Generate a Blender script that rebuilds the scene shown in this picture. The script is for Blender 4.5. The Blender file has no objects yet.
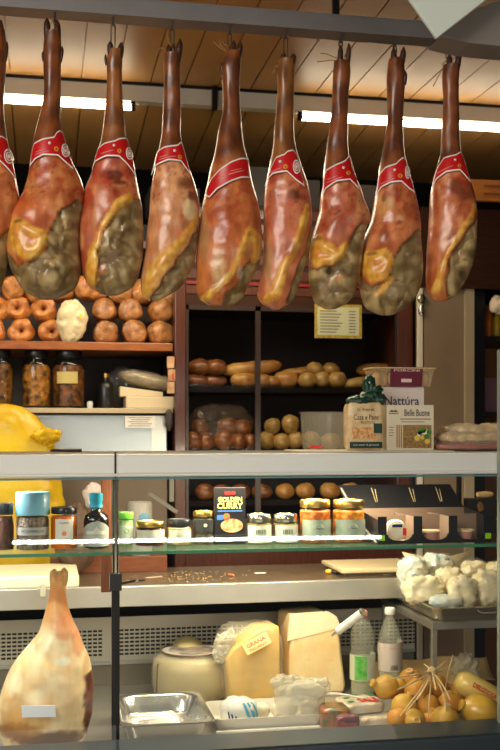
import bpy, bmesh, math, random
from mathutils import Vector, Matrix, noise
random.seed(7)
sc = bpy.context.scene
COL = sc.collection
PI = math.pi
# ---------------------------------------------------------------- camera
FPX, HZ, YAW = 1050.0, 430.0, math.radians(11)
CAM = Vector((0.0, -3.2, 1.5))
FX, FY, RX, RY = math.sin(YAW), math.cos(YAW), math.cos(YAW), -math.sin(YAW)
cd = bpy.data.cameras.new('camera'); cam = bpy.data.objects.new('camera', cd); COL.objects.link(cam)
cam.location = CAM; cam.rotation_euler = (PI/2, 0, -YAW)
cd.sensor_fit = 'VERTICAL'; cd.sensor_height = 36; cd.sensor_width = 24
cd.lens = FPX/750*36; cd.shift_y = (HZ-375)/750
cd.clip_start = .05; cd.clip_end = 100
cd.dof.use_dof = True; cd.dof.focus_distance = 3.25; cd.dof.aperture_fstop = 4.5
sc.camera = cam
# ---------------------------------------------------------------- world, lights, exposure
w = bpy.data.worlds.new('world'); sc.world = w; w.use_nodes = True
w.node_tree.nodes['Background'].inputs[0].default_value = (.8, .78, .74, 1)
w.node_tree.nodes['Background'].inputs[1].default_value = .12
def area(name, loc, target, sx, sy, power, col):
    l = bpy.data.lights.new(name, 'AREA'); l.shape = 'RECTANGLE'; l.size = sx; l.size_y = sy
    l.energy = power; l.color = col
    o = bpy.data.objects.new(name, l); COL.objects.link(o); o.location = loc
    o.rotation_euler = (Vector(target)-Vector(loc)).to_track_quat('-Z', 'Y').to_euler()
    return o
area('street_daylight', (-2.6, -3.6, 3.2), (0.1, 0, 1.9), 2.4, 1.6, 150, (1, .92, .8))
area('bounce_fill', (.3, -2.4, .25), (.3, .4, 2.9), 3.2, 1.4, 20, (1, .88, .72))  # added fill, imitates light bounced up to ceiling and hams
area('case_light_left', (-.42, .16, 1.375), (-.42, .3, .6), .7, .08, 11.5, (1, .97, .88))
area('case_light_right', (.72, .16, 1.375), (.72, .3, .6), .9, .08, 16, (1, .87, .6))
area('back_shelf_light', (-.7, .9, 2.6), (-.8, 1.6, 1.7), .9, .2, 5, (1, .8, .52))
area('rear_fill', (.9, .44, 1.40), (.82, .6, .9), .5, .06, 7, (1, .9, .68))  # unseen fill, added to brighten the wrapped cheese on the stand
area('worktop_fill', (.6, .75, 2.55), (.6, 1.0, .9), 1.2, .2, 20, (1, .84, .58))  # unseen fill from above, strengthened to brighten worktop and cheese bags
vs = sc.view_settings; vs.view_transform = 'Standard'; vs.look = 'None'; vs.gamma = 1; vs.exposure = 0
try: vs.use_curve_mapping = False
except Exception: pass
# ---------------------------------------------------------------- helpers
def P(px, py, Y):
    a = (px-250)/FPX; t = (Y-CAM.y)/(FY+RY*a)
    return Vector((t*(FX+RX*a), Y, CAM.z-t*(py-HZ)/FPX))
def S(px, Y):
    a = (px-250)/FPX; return (Y-CAM.y)/(FY+RY*a)/FPX
def X(px, Y): return P(px, HZ, Y).x
def Z(px, py, Y): return P(px, py, Y).z
def G(px, py, z):
    t = (CAM.z-z)*FPX/(py-HZ); a = (px-250)/FPX
    return Vector((t*(FX+RX*a), CAM.y+t*(FY+RY*a), z))
def lin(c):
    return tuple(((v/255)/12.92 if v/255 <= .04045 else ((v/255+.055)/1.055)**2.4) for v in c)
def sst(a, b, x):
    t = max(0, min(1, (x-a)/(b-a))); return t*t*(3-2*t)
def mixc(a, b, t): return tuple(a[i]+(b[i]-a[i])*t for i in range(3))
_m = {}
def mat(name, col, rough=.5, metal=0, alpha=1, var=0, vscale=20, bump=0, bscale=60, col2=None, emit=0, coat=0, trans=0, stretch=None, spec=.5, sss=0):
    if name in _m: return _m[name]
    m = bpy.data.materials.new(name); m.use_nodes = True; nt = m.node_tree; b = nt.nodes['Principled BSDF']
    c = lin(col)+(1,); b.inputs['Base Color'].default_value = c
    b.inputs['Roughness'].default_value = rough; b.inputs['Metallic'].default_value = metal
    b.inputs['Alpha'].default_value = alpha; b.inputs['Specular IOR Level'].default_value = spec
    b.inputs['Coat Weight'].default_value = coat; b.inputs['Transmission Weight'].default_value = trans
    if coat: b.inputs['Coat Roughness'].default_value = .12
    if sss:
        b.inputs['Subsurface Weight'].default_value = sss; b.inputs['Subsurface Radius'].default_value = (.02, .012, .006); b.inputs['Subsurface Scale'].default_value = .5
    if emit:
        b.inputs['Emission Color'].default_value = c; b.inputs['Emission Strength'].default_value = emit
    tc = nt.nodes.new('ShaderNodeTexCoord'); mp = nt.nodes.new('ShaderNodeMapping'); nt.links.new(tc.outputs['Object'], mp.inputs[0])
    if stretch: mp.inputs['Scale'].default_value = stretch
    if col2 or var:
        n = nt.nodes.new('ShaderNodeTexNoise'); n.inputs['Scale'].default_value = vscale; n.inputs['Detail'].default_value = 5
        nt.links.new(mp.outputs[0], n.inputs['Vector'])
        r = nt.nodes.new('ShaderNodeValToRGB'); nt.links.new(n.outputs['Fac'], r.inputs[0])
        r.color_ramp.elements[0].position = .36; r.color_ramp.elements[1].position = .66
        if col2: c1, c2 = lin(col), lin(col2)
        else: c1 = tuple(x*(1-var) for x in lin(col)); c2 = tuple(min(1, x*(1+var)) for x in lin(col))
        r.color_ramp.elements[0].color = c1+(1,); r.color_ramp.elements[1].color = c2+(1,)
        nt.links.new(r.outputs[0], b.inputs['Base Color'])
    if bump:
        n = nt.nodes.new('ShaderNodeTexNoise'); n.inputs['Scale'].default_value = bscale; n.inputs['Detail'].default_value = 4
        nt.links.new(mp.outputs[0], n.inputs['Vector'])
        bp = nt.nodes.new('ShaderNodeBump'); bp.inputs['Strength'].default_value = bump; bp.inputs['Distance'].default_value = .01
        nt.links.new(n.outputs['Fac'], bp.inputs['Height']); nt.links.new(bp.outputs[0], b.inputs['Normal'])
    _m[name] = m; return m
class MB:
    def __init__(s): s.v = []; s.f = []; s.m = []
    def add(s, vs, fs, mi=0):
        k = len(s.v); s.v += [tuple(p) for p in vs]; s.f += [[i+k for i in f] for f in fs]; s.m += [mi]*len(fs); return s
    def box(s, c, d, mi=0, rz=0, ry=0, rx=0):
        x, y, z = d[0]/2, d[1]/2, d[2]/2
        M = Matrix.Rotation(rz, 3, 'Z') @ Matrix.Rotation(ry, 3, 'Y') @ Matrix.Rotation(rx, 3, 'X')
        vs = [Vector(c)+M @ Vector(p) for p in ((-x,-y,-z),(x,-y,-z),(x,y,-z),(-x,y,-z),(-x,-y,z),(x,-y,z),(x,y,z),(-x,y,z))]
        return s.add(vs, [(0,3,2,1),(4,5,6,7),(0,1,5,4),(1,2,6,5),(2,3,7,6),(3,0,4,7)], mi)
    def bb(s, x0, x1, y0, y1, z0, z1, mi=0):
        return s.box(((x0+x1)/2, (y0+y1)/2, (z0+z1)/2), (x1-x0, y1-y0, z1-z0), mi)
    def lathe(s, prof, n=28, c=(0,0,0), axis='Z', mi=0, sx=1, sy=1, fn=None):
        vs = []; fs = []; c = Vector(c)
        for r, z in prof:
            for i in range(n):
                a = 2*PI*i/n; p = Vector((r*math.cos(a)*sx, r*math.sin(a)*sy, z))
                if fn: p = fn(p)
                if axis == 'Y': p = Vector((p.x, p.z, p.y))
                if axis == 'X': p = Vector((p.z, p.x, p.y))
                vs.append(c+p)
        for j in range(len(prof)-1):
            for i in range(n):
                k = (i+1) % n; fs.append((j*n+i, j*n+k, (j+1)*n+k, (j+1)*n+i))
        if prof[0][0] > 1e-5: fs.append(tuple(range(n))[::-1])
        if prof[-1][0] > 1e-5: fs.append(tuple(range((len(prof)-1)*n, len(prof)*n)))
        return s.add(vs, fs, mi)
    def tube(s, pts, r, n=10, mi=0, closed=False):
        pts = [Vector(p) for p in pts]; N = len(pts); vs = []; fs = []
        rr = r if isinstance(r, (list, tuple)) else [r]*N
        up = Vector((0, 0, 1)); t0 = (pts[1]-pts[0]).normalized()
        if abs(t0.z) > .9: up = Vector((0, 1, 0))
        for i, p in enumerate(pts):
            a = pts[(i-1) % N] if closed or i > 0 else p; b = pts[(i+1) % N] if closed or i < N-1 else p
            t = (b-a).normalized(); u = t.cross(up)
            if u.length < 1e-4: u = t.cross(Vector((1, 0, 0)))
            u.normalize(); v = u.cross(t)
            for k in range(n):
                g = 2*PI*k/n; vs.append(p+(u*math.cos(g)+v*math.sin(g))*rr[i])
        for i in range(N if closed else N-1):
            j = (i+1) % N
            for k in range(n):
                l = (k+1) % n; fs.append((i*n+k, i*n+l, j*n+l, j*n+k))
        if not closed: fs.append(tuple(range(n))[::-1]); fs.append(tuple(range((N-1)*n, N*n)))
        return s.add(vs, fs, mi)
    def blob(s, c, r, nu=32, nv=20, fn=None, mi=0, M=None, e=1.0):
        vs = []; fs = []; c = Vector(c)
        def sp(x): return math.copysign(abs(x)**e, x)
        for j in range(nv+1):
            ph = -PI/2+PI*j/nv
            for i in range(nu):
                th = 2*PI*i/nu
                d = Vector((sp(math.cos(ph))*sp(math.cos(th)), sp(math.cos(ph))*sp(math.sin(th)), sp(math.sin(ph))))
                p = Vector((d.x*r[0], d.y*r[1], d.z*r[2]))
                if fn: p = fn(p, d)
                if M: p = M @ p
                vs.append(c+p)
        for j in range(nv):
            for i in range(nu):
                k = (i+1) % nu; fs.append((j*nu+i, j*nu+k, (j+1)*nu+k, (j+1)*nu+i))
        return s.add(vs, fs, mi)
    def prism(s, poly, y0, y1, mi=0):
        n = len(poly); vs = [(x, y0, z) for x, z in poly]+[(x, y1, z) for x, z in poly]
        fs = [tuple(range(n)), tuple(range(n, 2*n))[::-1]]+[(i, i+n, (i+1) % n+n, (i+1) % n) for i in range(n)]
        return s.add(vs, fs, mi)
    def build(s, name, mats, parent=None, smooth=True, bevel=0, loc=None, col=None, rz=0):
        me = bpy.data.meshes.new(name); me.from_pydata(s.v, [], s.f); 
        if not isinstance(mats, (list, tuple)): mats = [mats]
        for m in mats: me.materials.append(m)
        for p, mi in zip(me.polygons, s.m): p.material_index = mi
        bm = bmesh.new(); bm.from_mesh(me)
        if col is None: bmesh.ops.remove_doubles(bm, verts=bm.verts, dist=1e-6)
        bmesh.ops.recalc_face_normals(bm, faces=bm.faces)
        bm.to_mesh(me); bm.free()
        if smooth:
            me.polygons.foreach_set('use_smooth', [True]*len(me.polygons))
            try: me.set_sharp_from_angle(angle=math.radians(42))
            except Exception: pass
        o = bpy.data.objects.new(name, me); COL.objects.link(o)
        if parent: o.parent = parent
        if loc is not None: o.location = loc
        if rz: o.rotation_euler = (0, 0, rz)
        if bevel:
            b = o.modifiers.new('bevel', 'BEVEL'); b.width = bevel; b.segments = 2; b.limit_method = 'ANGLE'
        if col is not None:
            at = me.color_attributes.new('Col', 'FLOAT_COLOR', 'POINT')
            flat = []
            for c in col: flat += [c[0], c[1], c[2], 1]
            at.data.foreach_set('color', flat)
        return o
def tag(o, label, cat=None, group=None, kind=None):
    if label: o['label'] = label
    if cat: o['category'] = cat
    if group: o['group'] = group
    if kind: o['kind'] = kind
    return o
def thing(name, label, cat, loc, rz=0, group=None):
    o = bpy.data.objects.new(name, None); COL.objects.link(o); o.empty_display_size = .05
    o.location = loc; o.rotation_euler = (0, 0, rz); return tag(o, label, cat, group)
def struct(mb, name, m, **k):
    o = mb.build(name, m, **k); o['kind'] = 'structure'; return o
def text_mb(body, width, center, m=None, r=None, fn=None, bold=0, h=None, align=True):
    """lettering as mesh data facing -Y, centred, scaled to width; r wraps it round a vertical cylinder"""
    c = bpy.data.curves.new('t', 'FONT'); c.body = body; c.size = 1; c.align_x = 'CENTER'; c.offset = bold; c.resolution_u = 2
    o = bpy.data.objects.new('t', c); me = bpy.data.meshes.new_from_object(o)
    xs = [v.co.x for v in me.vertices]; ys = [v.co.y for v in me.vertices]
    k = width/(max(xs)-min(xs)); mx = (max(xs)+min(xs))/2; my = (max(ys)+min(ys))/2
    kv = k if h is None else h/(max(ys)-min(ys))
    mb = MB(); vs = []
    for v in me.vertices:
        x = (v.co.x-mx)*k; z = (v.co.y-my)*kv
        if r: a = x/r; p = (center[0]+r*math.sin(a), center[1]-r*math.cos(a), center[2]+z)
        elif fn: p = fn(x, z)
        else: p = (center[0]+x, center[1], center[2]+z)
        vs.append(p)
    mb.add(vs, [tuple(p.vertices) for p in me.polygons])
    bpy.data.objects.remove(o); bpy.data.curves.remove(c); bpy.data.meshes.remove(me)
    return mb
def crinkle(amp, sc_=18, seed=0, flat=0):
    def f(p, d):
        q = Vector(p)*sc_+Vector((seed*3.1, seed*1.7, seed))
        n = abs(noise.noise(q))*1.4+abs(noise.noise(q*2.3))*.7+abs(noise.noise(q*4.7))*.35-.5
        r = p+d.normalized()*n*amp
        return r
    return f
FILM = mat('clear_film', (235, 228, 205), .12, alpha=.2, bump=.6, bscale=40)
FILM2 = mat('milky_film', (240, 232, 205), .18, alpha=.45, bump=.6, bscale=45)
GLASS = mat('jar_glass', (30, 34, 30), .04, alpha=.1, coat=.4)
STEEL = mat('stainless_steel', (190, 190, 186), .28, 1, bump=.05, bscale=80, stretch=(1, 1, 14))
SATIN = mat('satin_steel', (205, 205, 200), .42, .85)
DARKM = mat('dark_painted_metal', (22, 20, 19), .4, .4)
GOLD = mat('gold_lid', (205, 170, 90), .28, 1)
SILV = mat('silver_lid', (190, 185, 165), .25, 1)
BLACK = mat('black_plastic', (14, 13, 13), .35)
WHITE = mat('white_paper', (228, 224, 212), .6)
REDW = mat('dark_red_wood', (74, 32, 14), .38, var=.3, vscale=12, stretch=(8, 8, .8), coat=.2)
WOODL = mat('varnished_orange_wood', (150, 84, 34), .35, var=.25, vscale=10, stretch=(1, 8, 8), coat=.3)
TWINE = mat('twine', (150, 110, 62), .8)
INK = mat('dark_ink', (30, 26, 24), .6)
# ---------------------------------------------------------------- the setting
mb = MB().bb(-6, 7, -7, 2.2, -.1, 0); struct(mb, 'floor', mat('floor_stone', (95, 88, 80), .6, var=.2, vscale=3), smooth=False)
wm = mat('dark_back_wall', (9, 7, 6), .9, var=.2, vscale=4, spec=.1)
struct(MB().bb(-1.7, 2.6, 2.1, 2.2, 0, 3.1), 'wall_back', wm, smooth=False)
struct(MB().bb(-1.8, -1.7, -.2, 2.2, 0, 3.1), 'wall_left', wm, smooth=False)
struct(MB().bb(2.6, 2.7, -.2, 2.2, 0, 3.1), 'wall_right', wm, smooth=False)
# ceiling boards run into the depth, glossy varnish with gaps
cm = bpy.data.materials.new('varnished_ceiling_boards'); cm.use_nodes = True; nt = cm.node_tree; b = nt.nodes['Principled BSDF']
tc = nt.nodes.new('ShaderNodeTexCoord'); n = nt.nodes.new('ShaderNodeTexNoise'); n.inputs['Scale'].default_value = 2.2
mp = nt.nodes.new('ShaderNodeMapping'); mp.inputs['Scale'].default_value = (2.2, .8, 1)
nt.links.new(tc.outputs['Object'], mp.inputs[0]); nt.links.new(mp.outputs[0], n.inputs[0])
r = nt.nodes.new('ShaderNodeValToRGB'); r.color_ramp.elements[0].color = lin((150, 108, 62))+(1,); r.color_ramp.elements[1].color = lin((196, 150, 92))+(1,)
nt.links.new(n.outputs[0], r.inputs[0]); nt.links.new(r.outputs[0], b.inputs['Base Color'])
b.inputs['Roughness'].default_value = .42
CEIL = cm
mb = MB(); x = -1.7; i = 0
while x < 2.6:
    mb.bb(x, x+.136, -.75, 1.2, 2.95, 2.965); mb.bb(x+.136, x+.142, -.75, 1.2, 2.96, 2.965); x += .142
mb.bb(-1.7, 2.6, -.75, 2.1, 2.966, 3.05)
x = -1.7
while x < 2.6:
    mb.box((x+.068, 1.67, 2.852), (.136, .87, .012), rx=-.075); x += .142
mb.box((.45, 1.67, 2.868), (4.3, .87, .01), rx=-.075)
struct(mb, 'ceiling', CEIL, smooth=False)
chm = mat('painted_channel', (205, 200, 188), .5)
mb = MB().bb(-1.7, 2.6, 1.19, 1.24, 2.872, 2.938); mb.bb(-1.7, 2.6, 1.185, 1.24, 2.938, 2.95, 1)
struct(mb, 'trim_1', [chm, DARKM], smooth=False)
# beige pillar, its lighter edge and the white pipe
mb = MB().bb(X(424, 1.3), X(464, 1.3), 1.3, 2.1, 0, 2.45); mb.bb(X(464, 1.3), X(473, 1.3), 1.285, 2.1, 0, 2.45, 1)
struct(mb, 'trim_2', [mat('beige_pillar', (128, 108, 84), .7, var=.08, vscale=5), mat('pale_trim', (165, 148, 120), .6)], smooth=False)
# fluorescent tubes
TUBE = mat('fluorescent_tube', (255, 238, 205), .4, emit=20)
for (a, b_, yy, lab) in ((-60, 131, 2.848, 'glowing fluorescent tube on ceiling channel at left behind the first two hams'), (302, 560, 2.848, 'glowing fluorescent tube on ceiling channel at right behind the last hams')):
    x0, x1 = X(a, 1.2), X(b_, 1.2)
    t = thing('fluorescent_lamp', lab, 'lamp', (x0, 1.2, yy), group='fluorescent tubes on the ceiling channel')
    MB().lathe([(.013, 0), (.013, x1-x0)], 14, axis='X').build('tube', TUBE, t)
    for e in (-.018, x1-x0): mb = MB(); mb.lathe([(.015, e), (.015, e+.018)], 14, axis='X'); mb.bb(e, e+.018, -.008, .008, .008, .026); mb.build('end_cap', DARKM, t)
# hanging rail
za, zt = 2.747, 2.8
mb = MB()
mb.bb(-1.7, 2.6, -.028, .0, za+.004, zt); mb.bb(-1.7, 2.6, -.03, .045, za, za+.006); mb.bb(-1.7, 2.6, -.03, .045, zt-.004, zt)
mb.bb(-1.7, 2.6, .04, .045, za, zt)
rail = mb.build('hanging_rail', mat('grey_rail_steel', (150, 150, 152), .42, .7, var=.1, vscale=6), bevel=.002)
tag(rail, 'grey steel ceiling rail the hams hang from', 'rail')
for x in (-1.5, .9, 2.4): MB().bb(x-.01, x+.01, 0, .02, zt, 2.95).build('rail_bracket', DARKM, rail)
# dark strap of channel at x 215
o = MB().bb(X(213, 1.15), X(218, 1.15), 1.16, 1.188, 2.85, 2.945).build('channel_strap', DARKM, smooth=False); tag(o, 'short black strap hanging from the ceiling channel between third and fourth ham', 'strap')
# ---------------------------------------------------------------- back furniture
Yb = 1.42
zs1 = Z(90, 342, Yb); zs2 = Z(90, 408, Yb)
xl, xr = -1.65, X(173, Yb)
t = thing('shelf_unit', 'wooden wall shelves behind the counter at left holding bread and jars', 'shelving', (xl, Yb, 0))
def L(mb): return mb
mb = MB().bb(0, xr-xl, 0, .5, zs1-.035, zs1); mb.build('shelf_board', WOODL, t, smooth=False, bevel=.003)
o = MB().bb(0, xr-xl, 0, .5, zs2-.022, zs2).build('shelf_board', mat('pale_shelf_edge', (190, 172, 140), .4), t, smooth=False, bevel=.002); o['label'] = 'pale lower shelf board with metal edge'
MB().bb(0, xr-xl, .5, .52, .9, 2.5).build('back_panel', mat('shelf_back_dark', (70, 64, 62), .7, var=.2, vscale=6), t, smooth=False)
MB().bb(0, xr-xl, 0, .5, 2.3, 2.33).build('shelf_board', REDW, t, smooth=False)
# stainless machine below
zc0 = 1.3
t = thing('steel_cabinet', 'brushed stainless steel cabinet under the jar shelf', 'cabinet', (-1.5, 1.44, 0))
x1 = X(167, 1.44)+1.5
MB().bb(0, x1, 0, .45, zc0, zs2-.03).build('body', mat('pale_steel', (176, 186, 192), .35, .55), t, smooth=False, bevel=.004)
MB().bb(x1-.07, x1-.005, -.006, 0, zc0+.01, zs2-.035).build('door_edge', SATIN, t, smooth=False)
MB().bb(0, x1, 0, .45, 0, zc0).build('plinth', mat('dark_plinth', (104, 88, 70), .6), t, smooth=False)
lz = Z(140, 422, 1.43)
o = MB().bb(X(125, 1.43), X(155, 1.43), 1.428, 1.434, lz-.026, lz+.026).build('note', [WHITE], smooth=False)
tag(o, 'small white typed notice stuck on the steel cabinet', 'note')
mb = MB()
for k in range(5): mb.bb(X(128+k % 2*3, 1.43), X(152-k % 3*2, 1.43), 1.427, 1.4282, lz+.018-k*.009, lz+.0205-k*.009)
mb.build('print_lines', mat('grey_print', (110, 100, 92), .7), o, smooth=False)
# dark glazed cabinet with bread
cx0, cx1 = X(175, 1.38), X(413, 1.38)
t = thing('bread_cabinet', 'dark red-brown wooden cabinet with glass doors full of bread', 'cabinet', (cx0, 1.38, 0))
W_ = cx1-cx0; pw = X(186, 1.38)-X(175, 1.38)
MB().bb(0, pw, 0, .5, 0, 2.5).build('side_post', REDW, t, smooth=False, bevel=.004)
MB().bb(W_-.075, W_, 0, .5, 0, 2.5).build('side_post', REDW, t, smooth=False, bevel=.004)
MB().bb(pw, W_-.075, .48, .5, 0, 2.5).build('back_panel', mat('cabinet_back', (40, 24, 19), .7), t, smooth=False)
zc1 = Z(280, 388, 1.45); zc2 = Z(280, 447, 1.45)-.012; zc3 = Z(280, 500, 1.45)
DW = mat('dark_shelf_wood', (26, 17, 12), .8, spec=.1)
for z in (zc1, zc2, zc3, 2.06): MB().bb(pw, W_-.075, .05, .48, z-.022, z).build('shelf', DW, t, smooth=False)
MB().bb(pw, W_-.075, .0, .48, 2.05, 2.5).build('header', mat('header_wood', (50, 24, 8), .55, var=.3, vscale=10, stretch=(1, 8, 8), spec=.2), t, smooth=False)
mb = MB()
for k in range(6): mb.bb(pw, W_-.075, -.004, 0, 2.1+k*.068, 2.14+k*.068)
mb.build('header_slat', REDW, t, smooth=False)
o = MB().bb(pw, W_-.075, -.012, .0, Z(290, 285, 1.37)-.007, Z(290, 285, 1.37)+.007).build('red_strip', mat('red_enamel', (120, 18, 14), .4), t, smooth=False); o['label'] = 'bright red horizontal strip'
MB().bb(pw, W_-.075, 0, .04, 0, zc3-.1).build('base_panel', REDW, t, smooth=False)
mw = X(258, 1.38)-cx0
for (a, b_) in ((pw, mw), (mw, W_-.075)):
    d = MB(); 
    d.bb(a, a+.012, .0, .018, zc3-.1, 2.05); d.bb(b_-.012, b_, .0, .018, zc3-.1, 2.05); d.bb(a, b_, .0, .018, zc3-.1, zc3-.08); d.bb(a, b_, .0, .018, 2.03, 2.05)
    dd = d.build('glass_door', mat('door_frame_dark', (40, 24, 18), .4), t, smooth=False)
    MB().bb(a+.012, b_-.012, .006, .010, zc3-.1, 2.05).build('pane', mat('cabinet_glass', (10, 10, 10), .05, alpha=.1, spec=.05), dd, smooth=False)
# fascia on the right above pillar
t = thing('wall_fascia', 'dark wooden fascia board over the doorway at right', 'fascia', (cx1, 1.27, 0))
MB().bb(.0, 2.6-cx1, 0, .02, 2.14, 2.5).build('board', mat('header_wood', (0, 0, 0)), t, smooth=False)
o = MB().bb(X(470, 1.25), X(520, 1.25), 1.245, 1.27, Z(485, 201, 1.25), Z(485, 180, 1.25)).build('wooden_sign', mat('orange_sign_wood', (176, 104, 38), .5, var=.15, vscale=14, stretch=(1, 8, 8)), smooth=False)
tag(o, 'orange wooden sign board beside the last ham', 'sign')
mb = MB()
for k in range(2): mb.bb(X(484, 1.244), X(512, 1.244), 1.243, 1.2452, Z(490, 186+k*8, 1.25)-.006, Z(490, 186+k*8, 1.25)+.004)
mb.build('painted_line', mat('sign_paint', (120, 60, 20), .6), o, smooth=False)
# white door jamb pipe with latch knob
xp = X(420.5, 1.3)
t = thing('white_post', 'slim white post between dark cabinet and beige pillar', 'post', (xp, 1.31, 0))
MB().bb(-.011, .011, -.012, .012, 0, 2.14).build('bar', mat('white_enamel', (205, 198, 180), .4), t, smooth=False, bevel=.002)
mb = MB(); z = Z(420, 299, 1.3)
mb.blob((0, -.022, z), (.02, .014, .022), 14, 10); mb.lathe([(.012, z-.07), (.014, z-.05), (.008, z-.03)], 14, (0, -.02, 0)); mb.build('latch', SILV, t)
# far right shelving
xs = X(474, 1.35)
t = thing('corner_shelving', 'black framed shelving at far right with a warm glow put into its back colour', 'shelving', (xs, 1.35, 0))
MB().bb(0, X(485, 1.35)-xs, 0, .5, 0, 2.14).build('side_panel', BLACK, t, smooth=False)
MB().bb(X(485, 1.35)-xs, .75, .48, .5, 0, 2.14).build('back_panel', mat('painted_glow_panel', (140, 84, 38), .6), t, smooth=False)  # shelf glow put into the panel colour, nothing shines there
for z in (Z(490, 250, 1.35), Z(490, 336, 1.35), Z(490, 412, 1.35)): MB().bb(X(485, 1.35)-xs, .75, 0, .48, z-.02, z).build('shelf', BLACK, t, smooth=False)
zz = Z(490, 411, 1.4); 
o = MB().bb(X(484.5, 1.4), X(506, 1.4), 1.4, 1.55, Z(490, 412, 1.35), Z(490, 378, 1.4)).build('carton', mat('mauve_card', (120, 84, 92), .6), smooth=False, bevel=.002); tag(o, 'mauve cardboard carton on the corner shelving', 'box')
for k, (p, c, h) in enumerate(((488.5, (176, 90, 20), .15), (497, (170, 140, 26), .13))):
    r0 = .02; zb = Z(490, 336, 1.35)
    o = MB().lathe([(r0*.9, 0), (r0, .01), (r0, h*.65), (r0*.45, h*.8), (r0*.45, h)], 16, (0, 0, 0)).build('bottle', mat('bottle_%d' % k, c, .3), loc=(X(p, 1.42), 1.42, zb))
    tag(o, ['orange bottle on the corner shelving', 'yellow bottle at the right edge of the corner shelving'][k], 'bottle')
o = MB().blob((0, 0, .0), (.035, .03, .04), fn=crinkle(.012, 30, 3)).build('cloth', mat('cream_cloth', (225, 205, 180), .7), loc=(X(497, 1.3), 1.3, Z(497, 305, 1.3)))
tag(o, 'crumpled cream cloth hanging at the right edge by the shelving', 'cloth')
# price list card on cabinet door
pc = P(339, 321, 1.36)
t = thing('price_list', 'yellow bordered printed price list on the cabinet glass door', 'sign', (pc.x, 1.372, pc.z), 0)
s = S(339, 1.36)
MB().bb(-24.5*s, 24.5*s, 0, .003, -17*s, 17*s).build('border', mat('yellow_border', (160, 136, 46), .6, var=.3, vscale=60), t, smooth=False)
MB().bb(-21.5*s, 21.5*s, -.002, 0, -14*s, 14*s).build('sheet', mat('pale_sheet', (180, 180, 146), .6), t, smooth=False)
mb = MB()
for k in range(8):
    z = (10-k*3)*s; mb.bb(-19*s, (-2+(k*5) % 7)*s, -.003, -.002, z-.6*s, z+.5*s); mb.bb(11*s, 18*s, -.003, -.002, z-.6*s, z+.5*s)
mb.build('print_lines', mat('grey_print', (0, 0, 0)), t, smooth=False)
o = MB().bb(-18*s, -10*s, -.0035, -.002, 11*s, 15*s).build('yellow_mark', mat('yellow_mark', (224, 190, 30), .6), t, smooth=False)
# dark boxes on top of cabinets
for k, (a, b_, y0, c) in enumerate(((244, 272, 166, (70, 66, 60)), (150, 200, 186, (40, 34, 30)), (276, 320, 178, (36, 26, 22)), (345, 400, 184, (44, 30, 22)))):
    za_, zb_ = 2.5, Z(a, y0, 1.55)
    if zb_ <= za_+.02: zb_ = za_+.05
    o = MB().bb(X(a, 1.55), X(b_, 1.55), 1.55, 1.8, za_, zb_).build('storage_box', mat('store_box_%d' % k, c, .6), smooth=False, bevel=.003)
    tag(o, ['grey storage box on top of cabinet behind fourth ham', 'low black box on top of cabinet behind third ham', 'dark brown box on top of cabinet behind fifth ham', 'dark box on top of cabinet behind sixth and seventh ham'][k], 'box')
# white signboard corner at top right, close to the lens
t = thing('hanging_signboard', 'white square board hanging corner-down above the last hams at top right', 'sign', P(437, 38, -.72))
def slab(pts, Y, d, name, m_):
    o0 = P(437, 38, -.72); f_ = [P(a, b_, Y)-o0 for a, b_ in pts]; g_ = [p+Vector((0, d, 0)) for p in f_]; n = len(f_)
    return MB().add(f_+g_, [tuple(range(n)), tuple(range(n, 2*n))[::-1]]+[(i, (i+1) % n, (i+1) % n+n, i+n) for i in range(n)]).build(name, m_, t, smooth=False, bevel=.002)
slab([(437, 38), (372, -55), (490, -150), (565, -62)], -.72, .012, 'front_board', mat('white_panel', (200, 206, 196), .5))
slab([(452, -20), (480, -42), (486, -34), (457, -12)], -.7215, .001, 'faded_print', mat('green_grey', (122, 140, 128), .6))
slab([(441, 36), (478, 8), (560, -20), (560, 52), (470, 43)], -.66, .1, 'grey_housing', mat('grey_housing', (120, 112, 104), .5))
# ---------------------------------------------------------------- the display case
YF = -.02                                     # front plane
ztop = Z(250, 453, YF); zbot = Z(250, 476.5, YF); zsill = Z(250, 734, YF)
XL, XR = -1.3, 1.5
zdeck = .50; YB = .95
case = thing('display_case', 'glass fronted steel deli display case with counter top across the picture', 'display case', (0, 0, 0))
PALE = mat('satin_white_steel', (232, 232, 224), .34, .25)
mb = MB().bb(XL, XR, YF+.01, YF+.4, ztop-.012, ztop)
mb.build('counter_top', mat('counter_steel', (150, 146, 136), .35, .6), case, smooth=False, bevel=.002)
mb = MB().bb(XL, XR, YF-.004, YF+.02, zbot+.012, ztop-.002); mb.build('front_profile', PALE, case, smooth=False, bevel=.004)
MB().lathe([(.006, XL), (.006, XR)], 12, (0, YF-.004, zbot+.008), axis='X').build('bottom_lip', PALE, case)
MB().bb(XL, XR, YF+.0, YF+.01, zbot-.006, zbot).build('glass_channel', mat('teal_gasket', (90, 130, 135), .4), case, smooth=False)
o = MB().bb(X(114.3, YF), X(116, YF), YF-.008, YF-.003, zbot, ztop+.006).build('joint_strip', DARKM, case, smooth=False)
# lower body and sill
SILL = mat('blue_grey_sill', (48, 60, 66), .35, .3)
mb = MB().bb(XL, XR, YF-.15, YF+.03, zsill-.5, zsill); mb.build('front_sill', SILL, case, smooth=False, bevel=.01)
MB().bb(XL, XR, YF+.03, YB+.05, .0, zdeck).build('deck', mat('deck_steel', (160, 154, 140), .28, .5), case, smooth=False)
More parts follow.
